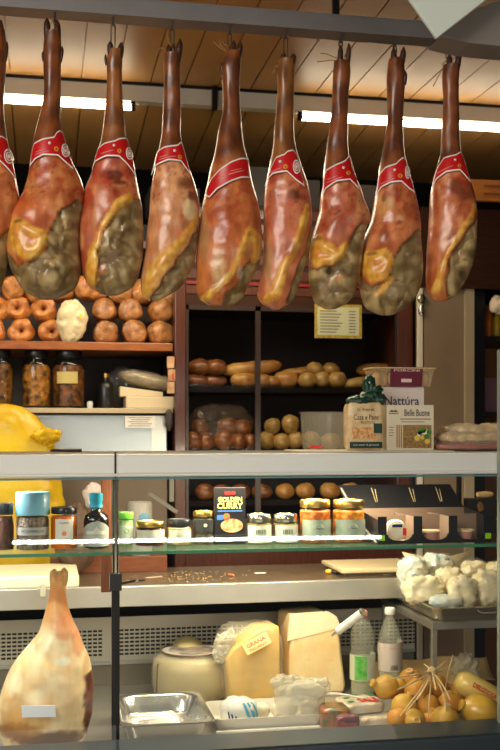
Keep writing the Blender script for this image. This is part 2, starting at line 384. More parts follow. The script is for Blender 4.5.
# back wall of the deck with slotted vent
vz0, vz1 = Z(250, 655, YB), Z(250, 612, YB)
vm = bpy.data.materials.new('slotted_vent_steel'); vm.use_nodes = True; nt = vm.node_tree; b = nt.nodes['Principled BSDF']; b.inputs['Roughness'].default_value = .4; b.inputs['Metallic'].default_value = .15
tc = nt.nodes.new('ShaderNodeTexCoord'); sx = nt.nodes.new('ShaderNodeSeparateXYZ'); nt.links.new(tc.outputs['Object'], sx.inputs[0])
def M(op, a, b_=None):
    n = nt.nodes.new('ShaderNodeMath'); n.operation = op
    for i, q in enumerate((a, b_)):
        if q is None: continue
        if isinstance(q, (int, float)): n.inputs[i].default_value = q
        else: nt.links.new(q, n.inputs[i])
    return n.outputs[0]
px_, pz_ = .0205, .0155
fx = M('FRACT', M('DIVIDE', sx.outputs[0], px_)); fz = M('FRACT', M('DIVIDE', sx.outputs[2], pz_))
slot = M('MULTIPLY', M('GREATER_THAN', fx, .22), M('GREATER_THAN', fz, .48))
inb = M('MULTIPLY', M('GREATER_THAN', sx.outputs[2], .018), M('LESS_THAN', sx.outputs[2], .018+pz_*7))
pan = M('GREATER_THAN', M('FRACT', M('DIVIDE', M('ADD', sx.outputs[0], -(X(102, .94)-XL)), .9)), .07)
slot = M('MULTIPLY', M('MULTIPLY', slot, inb), pan)
mx = nt.nodes.new('ShaderNodeMix'); mx.data_type = 'RGBA'; nt.links.new(slot, mx.inputs['Factor'])
mx.inputs['A'].default_value = lin((214, 208, 190))+(1,); mx.inputs['B'].default_value = lin((28, 25, 22))+(1,)
nt.links.new(mx.outputs['Result'], b.inputs['Base Color'])
MB().bb(0, XR-XL, 0, .01, 0, vz1-vz0).build('vent_panel', vm, case, smooth=False, loc=(XL, YB-.01, vz0))
MB().bb(XL, XR, YB-.02, YB, vz0-.012, vz0+.002).build('vent_ledge', SATIN, case, smooth=False, bevel=.002)
MB().bb(XL, XR, YB, YB+.02, zdeck, vz0).build('back_plate', mat('dull_plate', (150, 142, 126), .3, .4), case, smooth=False)
# glass shelf
zg = Z(250, 549, .05)
GREEN = mat('green_glass_edge', (120, 175, 140), .08, alpha=.14)
o = MB().bb(XL, XR, .05, .43, zg-.010, zg).build('glass_shelf', GREEN, case, smooth=False)
MB().bb(XL, XR, .0485, .05, zg-.010, zg).build('polished_edge', mat('glass_edge', (60, 120, 90), .15, bump=.2), o, smooth=False)
for x in (-1.0, X(460, .4), 1.3): MB().bb(x-.006, x+.006, .40, .42, zg, ztop-.012).build('shelf_hanger', DARKM, case, smooth=False)
# front glass
GP = bpy.data.materials.new('front_pane_glass'); GP.use_nodes = True; nt = GP.node_tree
for n in list(nt.nodes):
    if n.type == 'BSDF_PRINCIPLED': nt.nodes.remove(n)
tr = nt.nodes.new('ShaderNodeBsdfTransparent'); gl = nt.nodes.new('ShaderNodeBsdfGlossy'); gl.inputs['Roughness'].default_value = .004
tr.inputs[0].default_value = (.985, 1, .99, 1)
fr = nt.nodes.new('ShaderNodeFresnel'); fr.inputs[0].default_value = 1.45
ml = nt.nodes.new('ShaderNodeMath'); ml.operation = 'MULTIPLY'; ml.inputs[1].default_value = 1.4; nt.links.new(fr.outputs[0], ml.inputs[0])
ms = nt.nodes.new('ShaderNodeMixShader'); nt.links.new(ml.outputs[0], ms.inputs[0]); nt.links.new(tr.outputs[0], ms.inputs[1]); nt.links.new(gl.outputs[0], ms.inputs[2])
nt.links.new(ms.outputs[0], nt.nodes['Material Output'].inputs[0])
tilt = math.radians(9); xs_ = X(115, YF)
for k, (a, b_) in enumerate(((XL, xs_-.004), (xs_+.004, XR))):
    h = zbot-zsill+.02
    yb_ = YF-.006-math.tan(tilt)*(zbot-zsill); vs_ = [(a, yb_, zsill), (b_, yb_, zsill), (b_, YF-.006, zbot), (a, YF-.006, zbot)]
    MB().add(vs_, [(0, 1, 2, 3)]).build('front_pane', GP, case, smooth=False)
# a long tube lamp hanging over the pavement; the leaning pane mirrors it
nrm = Vector((0, -math.cos(tilt), math.sin(tilt))); p0_ = Vector((0, YF-.006, zbot))
def mirrored(px, py, Yt):
    d = (P(px, py, 0)-CAM).normalized(); h_ = CAM+d*((p0_-CAM).dot(nrm)/d.dot(nrm)); r_ = d-nrm*(2*d.dot(nrm))
    return h_+r_*((Yt-h_.y)/r_.y)
A_, B_ = mirrored(12, 542.5, -3.55), mirrored(381, 537, -3.55)
lamp = thing('street_tube_lamp', 'long white tube lamp over the pavement, mirrored as a bright line in the case glass', 'lamp', (0, 0, 0))
MB().tube([A_, B_], .012, 12).build('tube', mat('street_tube', (255, 252, 244), .4, emit=60), lamp)
MB().tube([A_+Vector((0, 0, .04)), B_+Vector((0, 0, .04))], .02, 8).build('housing', DARKM, lamp)
for e in (A_, B_): MB().tube([e+Vector((0, 0, .05)), e+Vector((0, 0, 1.2))], .004, 6).build('wire', DARKM, lamp)
# pole with clamp
CHR = mat('chrome', (170, 165, 155), .18, 1)
xp = X(115.5, .02)
p1 = MB().bb(xp-.012, xp+.012, .005, .03, zsill-.02, Z(115, 575, .02)).build('pole', DARKM, case, smooth=False, bevel=.003)
p2 = MB().lathe([(.010, Z(115, 575, .02)), (.010, zbot)], 14, (xp, .018, 0)).build('pole', CHR, case); p2['label'] = 'chrome upper pole'
c_ = MB().bb(xp-.018, xp+.018, -.0, .036, Z(115, 590, .02), Z(115, 573, .02)); c_.tube([(xp+.015, .0, Z(115, 583, .02)), (xp+.06, -.004, Z(115, 580, .02))], .004)
c_.build('clamp', BLACK, p1, smooth=False, bevel=.003)
MB().bb(X(101, .33), X(111, .33), .32, .345, Z(105, 592, .33), Z(105, 474, .33)).build('wooden_upright', mat('brown_upright', (112, 58, 28), .5, var=.25, vscale=14, stretch=(8, 8, 1)), case, smooth=False, bevel=.002)
# ---------------------------------------------------------------- work counter behind
Yw = .62
zw = Z(250, 583, Yw); wf = Z(250, 603, Yw)
wc = thing('work_counter', 'low dark topped steel work counter behind the display case', 'counter', (0, 0, 0))
MB().bb(XL, XR, Yw+.004, 1.12, zw-.02, zw).build('worktop', mat('dark_worktop', (92, 76, 58), .3, var=.15, vscale=12), wc, smooth=False)
MB().bb(XL, XR, Yw, Yw+.004+.02, wf, zw+.001).build('front_edge', mat('edge_steel', (190, 186, 174), .36, .7, var=.08, vscale=5), wc, smooth=False, bevel=.003)
MB().bb(XL, XR, Yw+.03, 1.12, wf+.005, zw-.02).build('carcass', DARKM, wc, smooth=False)
MB().bb(XL, XR, 1.1, 1.12, vz1-.1, zw-.01).build('back_panel', DARKM, wc, smooth=False)
# scattered bits
mb = MB(); rr = random.Random(3)
for k in range(170):
    x = X(rr.gauss(190, 28), .8); y = rr.uniform(Yw+.03, 1.0); q = rr.uniform(.0008, .0022); mb.box((x, y, zw+q/2), (q*2, q*1.5, q), rz=rr.random()*3)
o = mb.build('crumbs', mat('crumb', (205, 170, 110), .8), smooth=False); tag(o, 'bread crumbs scattered on the dark worktop', 'crumbs', kind='stuff')
def chalkbit(px, py, name, lab, cat, L_, c, rz, r=.004):
    p = G(px, py, zw+r); o = MB().lathe([(r*.7, -L_/2), (r, -L_/2+.004), (r, L_/2-.004), (r*.7, L_/2)], 10, axis='X').build(name, mat(name+'_mat', c, .5), loc=p, rz=rz); tag(o, lab, cat); return o
chalkbit(231, 575, 'pencil_stub', 'short pinkish brown stub lying on the dark worktop', 'stub', .035, (190, 110, 80), -1.0, .005)
chalkbit(142, 580, 'pen_cap', 'small black cap lying on the worktop near the pole', 'cap', .024, (20, 20, 20), .5)
chalkbit(154, 577, 'toothpick', 'thin pale stick lying on the worktop near the pole', 'stick', .07, (210, 190, 150), .35, .0015)
p = G(260, 573, zw); o = MB().bb(-.022, .022, -.012, .012, 0, .001).build('paper_scrap', WHITE, smooth=False, loc=p, rz=.1); tag(o, 'small white scrap of paper on the dark worktop', 'paper')
# white cutting board at left, on the work counter
x0, x1 = XL, X(79, Yw+.02)
o = MB().bb(x0, x1, Yw+.015, Yw+.36, zw, zw+.045).build('cutting_board', mat('cream_board', (222, 212, 180), .5, var=.05, vscale=8), smooth=False, bevel=.008)
tag(o, 'thick cream cutting board on the work counter behind the cured ham', 'cutting board')
p = P(43, 590, Yw-.004)
o = MB().bb(-.01, .01, -.004, 0, -.025, .022).build('switch_plate', mat('beige_plastic', (196, 190, 160), .5), smooth=False, bevel=.003, loc=(p.x, Yw, p.z)); o.parent = wc
o['label'] = 'small beige latch'
# brown wooden block behind
o = MB().bb(X(50, 1.08), X(165, 1.08), 1.0, 1.1, zw, zw+.062).build('wooden_board', mat('red_brown_board', (112, 56, 22), .5, var=.2, vscale=10, stretch=(1, 6, 6)), smooth=False, bevel=.003)
tag(o, 'red-brown wooden board standing at the back of the worktop', 'board')
# slab on right, knife
p0 = X(338, .72); p1_ = X(402, .72)
t = thing('kitchen_scale', 'flat pale weighing slab at the right end of the worktop', 'scale', (p0, Yw+.05, zw))
MB().bb(.02, p1_-p0+.05, .02, .28, 0, .018).build('base', mat('scale_base', (120, 105, 80), .5), t, smooth=False)
MB().bb(0, p1_-p0+.07, 0, .3, .018, .034).build('platter', mat('scale_plate', (205, 185, 145), .4), t, smooth=False, bevel=.004)
p = G(336, 571, zw+.008)
t = thing('knife', 'knife with black handle and yellow butt lying left of the slab', 'knife', (X(326, .8), .8, zw+.010), -.5)
MB().lathe([(.008, 0), (.010, .012), (.008, .022)], 12, axis='X').build('butt', mat('yellow_plastic', (220, 165, 30), .4), t)
MB().lathe([(.007, .022), (.009, .05), (.008, .11), (.006, .12)], 12, axis='X', sy=.7).build('handle', BLACK, t)
mb = MB(); mb.prism([(.12, -.009), (.26, -.003), (.12, .008)], -.001, .001); mb.build('blade', STEEL, t, smooth=False)
# big yellow sack behind the counter at left
def yf(p, d):
    q = p*6+Vector((3, 1, 2)); n = noise.noise(q)*.03+abs(noise.noise(p*16))*.018*sst(0, .25, p.x+.1)
    return p+d*n
zt_ = Z(5, 404, 1.25); cxs = X(2, 1.25)
m = MB().blob((0, 0, 0), (X(64, 1.25)-cxs, .10, (zt_-.55)/2), 64, 60, fn=lambda p, d: p+Vector((d.x, d.y, d.z*.4))*(noise.noise(p*7)*.018+abs(noise.noise(p*20))*.016), e=.8)
o = m.build('yellow_sack', mat('bright_yellow_plastic', (216, 182, 14), .38, col2=(196, 150, 8), vscale=4, bump=.4, bscale=22), loc=(cxs, 1.25, (zt_+.55)/2))
tag(o, 'big bright yellow plastic sack standing behind the counter at far left', 'sack'); sack = o
o = MB().blob((0, 0, .0), (.055, .04, .03), 30, 20, fn=crinkle(.02, 26, 5)).build('crumpled_fold', mat('bright_yellow_plastic', (0, 0, 0)), sack)
o.location = P(48, 437, 1.17)-Vector((cxs, 1.25, (zt_+.55)/2))
# ---------------------------------------------------------------- hams
def smooth_interp(rows):
    ys = [r[0] for r in rows]
    def col(k):
        vs_ = [r[k] for r in rows]; n = len(vs_)
        m = []
        for i in range(n):
            a = max(0, i-1); b = min(n-1, i+1); m.append((vs_[b]-vs_[a])/(ys[b]-ys[a]))
        def f(y):
            if y <= ys[0]: return vs_[0]
            if y >= ys[-1]: return vs_[-1]
            i = 0
            while ys[i+1] < y: i += 1
            h = ys[i+1]-ys[i]; t = (y-ys[i])/h
            return (2*t**3-3*t*t+1)*vs_[i]+(t**3-2*t*t+t)*h*m[i]+(-2*t**3+3*t*t)*vs_[i+1]+(t**3-t*t)*h*m[i+1]
        return f
    return col(1), col(2)
def segd(p, a, b):
    ax, ay = a; bx, by = b; dx, dy = bx-ax, by-ay; L2 = dx*dx+dy*dy or 1e-9
    t = max(0, min(1, ((p[0]-ax)*dx+(p[1]-ay)*dy)/L2)); return math.hypot(p[0]-ax-t*dx, p[1]-ay-t*dy), t
def inpoly(p, poly):
    c = False; j = len(poly)-1
    for i in range(len(poly)):
        if (poly[i][1] > p[1]) != (poly[j][1] > p[1]) and p[0] < (poly[j][0]-poly[i][0])*(p[1]-poly[i][1])/(poly[j][1]-poly[i][1])+poly[i][0]: c = not c
        j = i
    return c
def sdist(p, poly):
    d = min(segd(p, poly[i], poly[(i+1) % len(poly)])[0] for i in range(len(poly)))
    return d if inpoly(p, poly) else -d
HM = bpy.data.materials.new('cured_ham_surface'); HM.use_nodes = True; nt = HM.node_tree; b = nt.nodes['Principled BSDF']
at = nt.nodes.new('ShaderNodeAttribute'); at.attribute_name = 'Col'; tc = nt.nodes.new('ShaderNodeTexCoord')
n1 = nt.nodes.new('ShaderNodeTexNoise'); n1.inputs['Scale'].default_value = 55; n1.inputs['Detail'].default_value = 6; nt.links.new(tc.outputs['Object'], n1.inputs[0])
rp = nt.nodes.new('ShaderNodeValToRGB'); rp.color_ramp.elements[0].position = .32; rp.color_ramp.elements[0].color = (.8, .75, .68, 1); rp.color_ramp.elements[1].position = .62; rp.color_ramp.elements[1].color = (1.12, 1.1, 1.06, 1)
nt.links.new(n1.outputs[0], rp.inputs[0])
mpp = nt.nodes.new('ShaderNodeMapping'); mpp.inputs['Scale'].default_value = (1, 1, .35); nt.links.new(tc.outputs['Object'], mpp.inputs[0]); nt.links.new(mpp.outputs[0], n1.inputs[0])
mx = nt.nodes.new('ShaderNodeMix'); mx.data_type = 'RGBA'; mx.blend_type = 'MULTIPLY'; mx.inputs['Factor'].default_value = 1
nt.links.new(at.outputs['Color'], mx.inputs['A']); nt.links.new(rp.outputs[0], mx.inputs['B']); nt.links.new(mx.outputs['Result'], b.inputs['Base Color'])
b.inputs['Roughness'].default_value = .34; b.inputs['Coat Weight'].default_value = .35; b.inputs['Coat Roughness'].default_value = .2
bp = nt.nodes.new('ShaderNodeBump'); bp.inputs['Strength'].default_value = .3; bp.inputs['Distance'].default_value = .006
n2 = nt.nodes.new('ShaderNodeTexNoise'); n2.inputs['Scale'].default_value = 38; n2.inputs['Detail'].default_value = 5; nt.links.new(tc.outputs['Object'], n2.inputs[0])
nt.links.new(n2.outputs[0], bp.inputs['Height']); nt.links.new(bp.outputs[0], b.inputs['Normal'])
HM2 = HM.copy(); HM2.name = 'pale_ham_surface'
for n in HM2.node_tree.nodes:
    if n.type == 'VALTORGB': n.color_ramp.elements[0].color = (.93, .9, .86, 1); n.color_ramp.elements[1].color = (1.03, 1.02, 1, 1)
    if n.type == 'BUMP': n.inputs['Strength'].default_value = .12
HOOF = mat('dark_hoof', (58, 30, 16), .4, var=.3, vscale=40, bump=.3)
RED = mat('red_label', (196, 22, 26), .32); LWHITE = mat('label_white', (236, 228, 220), .4); LGOLD = mat('label_gold', (226, 140, 40), .4)
SKA, SKB = lin((214, 138, 80)), lin((168, 82, 40))
SHANK1, SHANK2 = lin((136, 76, 38)), lin((92, 48, 26))
FAT1, FAT2 = lin((232, 184, 84)), lin((214, 146, 52))
FL1, FL2 = lin((180, 156, 108)), lin((118, 96, 56))
def ham(rows, laby, flesh, bands, knobs=(), spots=(), skin=(SKA, SKB), shank=(SHANK1, SHANK2), label=None, cat='ham', matr=None, Y0=0.0, seed=0, dfac=.78, veins=1, fatc=(FAT1, FAT2), fleshc=(FL1, FL2), twist=0, NR=150, NA=84):
    """rows: (y, left, right) outline; flesh: polygon of the cut face; bands: lists of (x,y,r) fat ridges"""
    fl, fr_ = smooth_interp(rows); y0, y1 = rows[0][0], rows[-1][0]
    xc = sum(r[1]+r[2] for r in rows[-6:])/12
    a0 = (xc-250)/FPX; base = P(xc, y1+1.5, Y0); sz = S(xc, Y0); ang = YAW+math.atan(a0); sx_ = sz*math.cos(math.atan(a0))
    root = thing('cured_ham', label, cat, base, -ang)
    def loc(px, py, d): return Vector(((px-xc)*sx_, -d, (y1+1.5-py)*sz))
    off = Vector((seed*13.7, seed*5.1, seed*2.3))
    def surf(px, py):
        q = Vector((px, py, 0))
        wob = noise.noise(q*.09+off)*3
        fs = sst(-1.2, 1.8, sdist((px+wob*.5, py+wob), flesh)) if flesh else 0
        bf = 0; bh = 0
        for band in bands:
            best = 9; br = band[0][2]
            for i in range(len(band)-1):
                d, t = segd((px+wob*.3, py+wob*.4), band[i][:2], band[i+1][:2]); r = band[i][2]+(band[i+1][2]-band[i][2])*t; 
                if d/r < best: best = d/r; br = r
            bf = max(bf, 1-sst(.75, 1.15, best)); bh = max(bh, math.exp(-best*best*1.3)*min(br, 5)*.45)
        return fs, bf, bh
    ht, hb = rows[0][0], rows[-1][0]
    pts = []; cols = []; yy = []
    for j in range(NR+1):
        t = j/NR; 
        y = y0+(y1-y0)*t
        yy.append(y)
    for k in (.35, .7, 1.0): yy.append(y1+k*1.5)
    cy = len(yy)
    for j, y in enumerate(yy):
        l, r = fl(min(y, y1)), fr_(min(y, y1)); 
        c, hw = (l+r)/2, (r-l)/2
        if y > y1: hw *= math.sqrt(max(0, 1-((y-y1)/1.5)**2))*.9+.02
        body = sst(laby-25, laby+25, y); dep = hw*(1.0*(1-body)+dfac*body)
        for i in range(NA):
            th = 2*PI*i/NA; u = math.cos(th); s_ = math.sin(th)          # s_>0: front
            px = c+hw*u; q = Vector((px, y, 0))
            fs, bf, bh = surf(px, y); wv = noise.noise(q*.08+off)*.35
            dsp = bh*1.2-2.8*fs*body
            nz = noise.noise(q*.045+off)*2.2+noise.noise(q*.11+off)*1.0
            fold = abs(noise.noise(Vector((px*.045+y*.025, y*.05-px*.03, seed*3)))+.25*noise.noise(Vector((px*.12, y*.12, seed))))
            vd = noise.voronoi(Vector((px*.052+y*.02+wv, y*.045-px*.022+wv, seed*3)))[0]; cr = vd[1]-vd[0]
            dsp += nz*body*.8+fs*(fold*3+min(.4, cr)*11-3.6)
            if y < laby: dsp += noise.noise(Vector((u*1.2, y*.05, seed+s_)))*.9
            for (kx, ky, kr, kh) in knobs:
                dd = math.hypot(px-kx, y-ky)/kr
                if s_ > -.2: dsp += kh*math.exp(-dd*dd*1.6)
            edge = sst(0, .35, s_) if s_ > 0 else .35
            dep2 = dep*s_+dsp*edge*max(.0, s_ if s_ > 0 else -.4)
            pts.append(loc(px, y, dep2*sx_*1.0))
            nn = noise.noise(q*.06+off*1.3)*.5+.5; n3 = noise.noise(q*.17+off)*.5+.5
            col = mixc(skin[0], skin[1], sst(.25, .75, nn))
            col = mixc(col, lin((224, 164, 104)), sst(.58, .8, noise.noise(Vector((px*.11, y*.035, seed*7)))*.5+.5)*.5)
            if veins:
                v = abs(noise.noise(q*.075+off+Vector((0, 0, 5)))); vv = (1-sst(.0, .035, v))*sst(laby-5, laby+12, y)*(1-sst(laby+30, laby+62, y))
                col = mixc(col, lin((92, 28, 18)), vv*.75*veins)
                col = mixc(col, lin((168, 44, 26)), sst(.5, .7, n3)*.65*(1-sst(laby+25, laby+80, y)))
            col = mixc(mixc(shank[0], shank[1], sst(.3, .7, nn)), col, sst(laby-22, laby+4, y))
            fc = mixc(fleshc[0], fleshc[1], sst(.25, .7, noise.noise(Vector((px*.06+y*.03, y*.09-px*.02, seed)))*.5+.5))
            fc = mixc(fc, lin((96, 66, 36)), (1-sst(.02, .14, cr))*.55)
            col = mixc(col, fc, fs)
            col = mixc(col, mixc(fatc[0], fatc[1], sst(.3, .7, n3)), bf)
            col = mixc(col, lin((104, 64, 30)), .55*sst(0, .5, fs)*(1-sst(.5, 1, fs))*2*(1-bf))
            for (kx, ky, rx_, ry_, kc, ks) in spots:
                dd = math.hypot((px-kx)/rx_, (y-ky)/ry_)+noise.noise(q*.2+off)*.25
                col = mixc(col, lin(kc), ks*(1-sst(.6, 1.1, dd)))
            cols.append(col)
    fs_ = []
    for j in range(cy-1):
        for i in range(NA):
            k = (i+1) % NA; fs_.append((j*NA+i, j*NA+k, (j+1)*NA+k, (j+1)*NA+i))
    fs_.append(tuple(range(NA))); fs_.append(tuple(range((cy-1)*NA, cy*NA))[::-1])
    m = MB().add(pts, fs_); m.build('meat_body', matr or HM, root, col=cols)
    return root, loc, fl, fr_, sx_, sz, laby, dfac
def toes(h, tips, r=4.2):
    root, loc, fl, fr_, sx_, sz, laby, df = h
    for (x0, y0, x1, y1, rr_) in tips:     # from base (x0,y0) to the tip (x1,y1)
        pts = []; rs = []
        for k in range(9):
            t = k/8; pts.append(loc(x0+(x1-x0)*t+math.sin(t*PI)*(.8 if x1 > x0 else -.8), y0+(y1-y0)*t, (1.5+1.2*math.sin(t*3))*sx_)); rs.append(rr_*sx_*(1-.28*t)*(1 if t < .85 else .72 if t < .95 else .3))
        MB().tube(pts, rs, 12).build('hoof_toe', HOOF, root)
def twine(h, paths):
    root, loc, fl, fr_, sx_, sz, laby, df = h
    for p in paths: MB().tube([loc(x, y, d*sx_) for x, y, d in p], .0016, 6).build('twine', TWINE, root)
def paper(h, top, bot, ring=None, dots=(), lines=(), off=2.0, N=44, back=None):
    root, loc, fl, fr_, sx_, sz, laby, df = h
    def ip(pl, x):
        if x <= pl[0][0]: return pl[0][1]
        for i in range(len(pl)-1):
            if x <= pl[i+1][0]:
                t = (x-pl[i][0])/(pl[i+1][0]-pl[i][0] or 1); return pl[i][1]+(pl[i+1][1]-pl[i][1])*t
        return pl[-1][1]
    def sp(px, py, o=off):
        l, r = fl(py)-1.2, fr_(py)+1.2; c, hw = (l+r)/2, (r-l)/2; u = (px-c)/hw
        body = sst(laby-25, laby+25, py); f = 1.0*(1-body)+df*body
        d = hw*f*math.sqrt(max(0, 1-min(1, abs(u))**2)) if abs(u) < 1 else 0
        return loc(px, py, (d+o)*sx_)
    x0, x1 = max(top[0][0], bot[0][0])*.0+min(top[0][0], bot[0][0]), max(top[-1][0], bot[-1][0])
    vs_ = []; fsx = []; ms_ = []
    bw = 1.5
    xs_ = [x0, x0+bw]+[x0+bw+(x1-x0-2*bw)*k/N for k in range(1, N)]+[x1-bw, x1]
    R_ = 7
    for x in xs_:
        a, b_ = ip(top, x), ip(bot, x); 
        if b_ < a: b_ = a+.01
        e = min(bw*1.05, (b_-a)*.5)
        rows_ = [a, a+e]+[a+e+(b_-a-2*e)*k/(R_-2) for k in range(1, R_-2)]+[b_-e, b_]
        vs_ += [sp(x, y) for y in rows_]
    nr = len(rows_)
    for i in range(len(xs_)-1):
        for j in range(nr-1):
            fsx.append((i*nr+j, (i+1)*nr+j, (i+1)*nr+j+1, i*nr+j+1))
            ms_.append(0 if i in (0, len(xs_)-2) or j in (0, nr-2) else 1)
    m = MB(); m.v = [tuple(v) for v in vs_]; m.f = [list(f) for f in fsx]; m.m = ms_
    def disc(cx, cy, rx, ry, mi, o, inner=0):
        k = len(m.v); n = 20
        for i in range(n):
            a = 2*PI*i/n; m.v.append(tuple(sp(cx+rx*math.cos(a), cy+ry*math.sin(a), off+o))); m.v.append(tuple(sp(cx+rx*inner*math.cos(a), cy+ry*inner*math.sin(a), off+o)))
        for i in range(n):
            j = (i+1) % n; m.f.append([k+2*i, k+2*j, k+2*j+1, k+2*i+1]); m.m.append(mi)
    if ring:
        cx, cy, rx, ry = ring
        disc(cx, cy, rx, ry, 0, .35, .78); disc(cx, cy, rx*.62, ry*.62, 0, .35, .7); disc(cx, cy, rx*.3, ry*.3, 0, .35, 0)
    for (cx, cy, r_, mi) in dots: disc(cx, cy, r_, r_, mi, .35, .35 if mi == 2 else 0)
    for (xa, ya, xb, yb, w_) in lines:
        k = len(m.v); n = 7
        for i in range(n):
            t = i/(n-1); x = xa+(xb-xa)*t; y = ya+(yb-ya)*t
            m.v.append(tuple(sp(x, y-w_/2, off+.35))); m.v.append(tuple(sp(x, y+w_/2, off+.35)))
        for i in range(n-1): m.f.append([k+2*i, k+2*i+2, k+2*i+3, k+2*i+1]); m.m.append(2 if False else 3)
    LM = mat('label_pink_print', (226, 130, 120), .4)
    o = m.build('paper_label_or_glare', [LWHITE, RED, LGOLD, LM], root, col=[(0, 0, 0)]*len(m.v), smooth=True)
    sd = o.modifiers.new('thickness', 'SOLIDIFY'); sd.thickness = .0008
    o['label'] = 'red paper band with white border'
    return o
def hook(px, ytop, ybot, Y=0.0):
    """steel hook over the rail's lip"""
    x = X(px, Y); zt = 2.747; zb = Z(px, ybot, Y)
    m = MB(); m.tube([(x, -.012, zt+.004), (x, -.014, zt-.012), (x, -.004, zt-.02)], .0035, 8)
    m.tube([(x, .012*math.sin(a)-.004, zt-.018+.008*math.cos(a)) for a in [i*.63 for i in range(10)]], .0025, 6, closed=True)
    m.tube([(x-.006, -.004, zt-.024), (x-.006, -.003, zb), (x+.000, 0, zb-.012), (x+.006, -.003, zb), (x+.006, -.004, zt-.024), (x, -.004, zt-.016)], .0018, 6, closed=True)
    o = m.build('meat_hook', mat('dull_hook_steel', (90, 84, 76), .4, .8)); return o
ORD = ['first', 'second', 'third', 'fourth', 'fifth', 'sixth', 'seventh', 'eighth']
# A: cut by the left frame edge
rA = [(28, -9, 5), (45, -13, 6.5), (70, -14, 6), (100, -14, 4), (120, -16, 5), (140, -20, 8), (160, -27, 13), (180, -34, 17), (200, -38, 20), (215, -42, 19), (230, -45, 16), (246, -48, 10), (265, -48, 7), (280, -44, 4), (292, -36, 0), (298, -24, -6)]
h = ham(rA, 158, [(12, 228), (2, 236), (-10, 255), (-50, 262), (-50, 302), (30, 302), (30, 228)], [[(-40, 240, 8), (-25, 252, 7), (-8, 250, 4)]], seed=11,
        label='leftmost hanging ham, cut off by the left edge of the picture')
toes(h, [(2, 48, 1, 19, 4), (-8, 48, -9, 22, 4), (5, 60, 7, 40, 1.8)])
paper(h, [(-26, 160), (-20, 147), (-6, 143), (1, 138), (7, 140), (16.5, 180)], [(-26, 172), (-18, 163), (-4, 162), (6, 170), (16.5, 180)], ring=(9, 158, 5, 8), dots=[(0, 160, 1.6, 2)])
# 1
r1 = [(32, 44.5, 61), (52, 43, 61.5), (70, 43.5, 61), (90, 44, 61), (110, 41, 61), (125, 37, 61.5), (140, 33.5, 65), (150, 31.5, 68), (160, 30, 72), (170, 29, 77), (180, 27, 82), (195, 22, 85), (205, 16, 84), (215, 10, 82), (225, 8, 80), (240, 6, 79), (255, 7, 80), (270, 11, 81), (285, 19, 77), (292, 25, 70), (298, 36, 58)]
h1 = ham(r1, 160, [(75, 203), (62, 212), (53, 225), (49, 238), (46, 252), (38, 262), (28, 268), (18, 268), (8, 255), (4, 262), (12, 285), (35, 303), (62, 303), (88, 285), (88, 203)],
         [[(14, 230, 7), (16, 244, 9), (27, 258, 7), (38, 254, 7), (43, 242, 6), (30, 236, 5), (18, 228, 6)]],
         knobs=[(54, 267, 6, 3.5), (17, 236, 14, 3), (80, 190, 8, 2)], spots=[(19, 226, 5, 3, (120, 74, 30), .8), (54, 267, 6, 4, (196, 172, 120), .8), (24, 243, 9, 12, (206, 122, 42), .5), (30, 215, 18, 12, (200, 92, 40), .5)], seed=1,
         label='first full ham from the left, with rounded orange fat knob and grey cut face')
toes(h1, [(49, 44, 47, 19, 4.2), (56, 44, 57, 20, 4.2), (60, 62, 62.3, 46, 1.9), (44, 62, 43, 52, 1.6)])
paper(h1, [(29.7, 169.5), (33.6, 147), (42, 143.5), (54, 141), (57, 135), (60.3, 132.5), (63, 134), (73.5, 171.5)], [(29.7, 170), (35, 164), (43, 160.5), (58, 160.5), (65, 166), (73.5, 172)], ring=(65.5, 153, 4, 7.5), dots=[(56.5, 153.5, 2.6, 2), (49.5, 148, 1.5, 0)], lines=[(35, 159, 50, 156, .9), (36, 156.5, 46, 154.5, .7)])
# 2
r2 = [(50, 108, 123), (62, 106.5, 122.5), (75, 107, 122), (100, 106, 123), (120, 104, 125), (140, 101, 127), (150, 98, 130), (163, 94, 134), (175, 91, 136), (190, 85, 139), (205, 82, 142), (220, 80, 143), (240, 79, 143.5), (255, 80, 143), (270, 82, 140), (280, 85, 137), (288, 90, 131), (294, 101, 121)]
h2 = ham(r2, 163, [(134, 202), (124, 207), (114, 222), (104, 240), (98, 255), (99, 270), (96, 286), (98, 300), (148, 300), (148, 204)],
         [[(129, 201, 4.5), (119, 208, 5), (110, 220, 4), (100, 238, 3), (93, 256, 4.5), (92, 270, 6.5), (93, 282, 6)]],
         knobs=[(131, 265, 6, 3), (112, 178, 12, -2)], spots=[(112, 179, 14, 6, (72, 28, 16), .8), (120, 186, 8, 3, (66, 26, 16), .7), (102, 272, 4, 6, (200, 112, 50), .7), (131, 265, 5, 5, (176, 150, 100), .7), (100, 178, 10, 14, (180, 58, 36), .5), (103, 205, 9, 14, (196, 120, 84), .6)],
         skin=(lin((204, 116, 76)), lin((156, 68, 42))), seed=2, label='second full ham from the left, with dark stain under band and curved yellow ridge', shank=(lin((150, 92, 48)), lin((112, 66, 34))))
toes(h2, [(112, 58, 110.5, 42, 3.8), (119, 58, 121, 43, 3.8), (107, 66, 105.8, 55, 1.7)])
paper(h2, [(92, 172), (98, 150.5), (104, 147), (115, 144.5), (119, 142), (126.5, 139.4), (129, 142), (135.7, 177)], [(92, 172.5), (95, 165.5), (106, 161.5), (119, 161.5), (127, 168), (135.7, 177.4)], ring=(129.5, 156, 3.6, 7), dots=[(119.6, 155.5, 2.4, 2), (114, 150, 1.4, 0)], lines=[(101, 158, 114, 155, .9)])
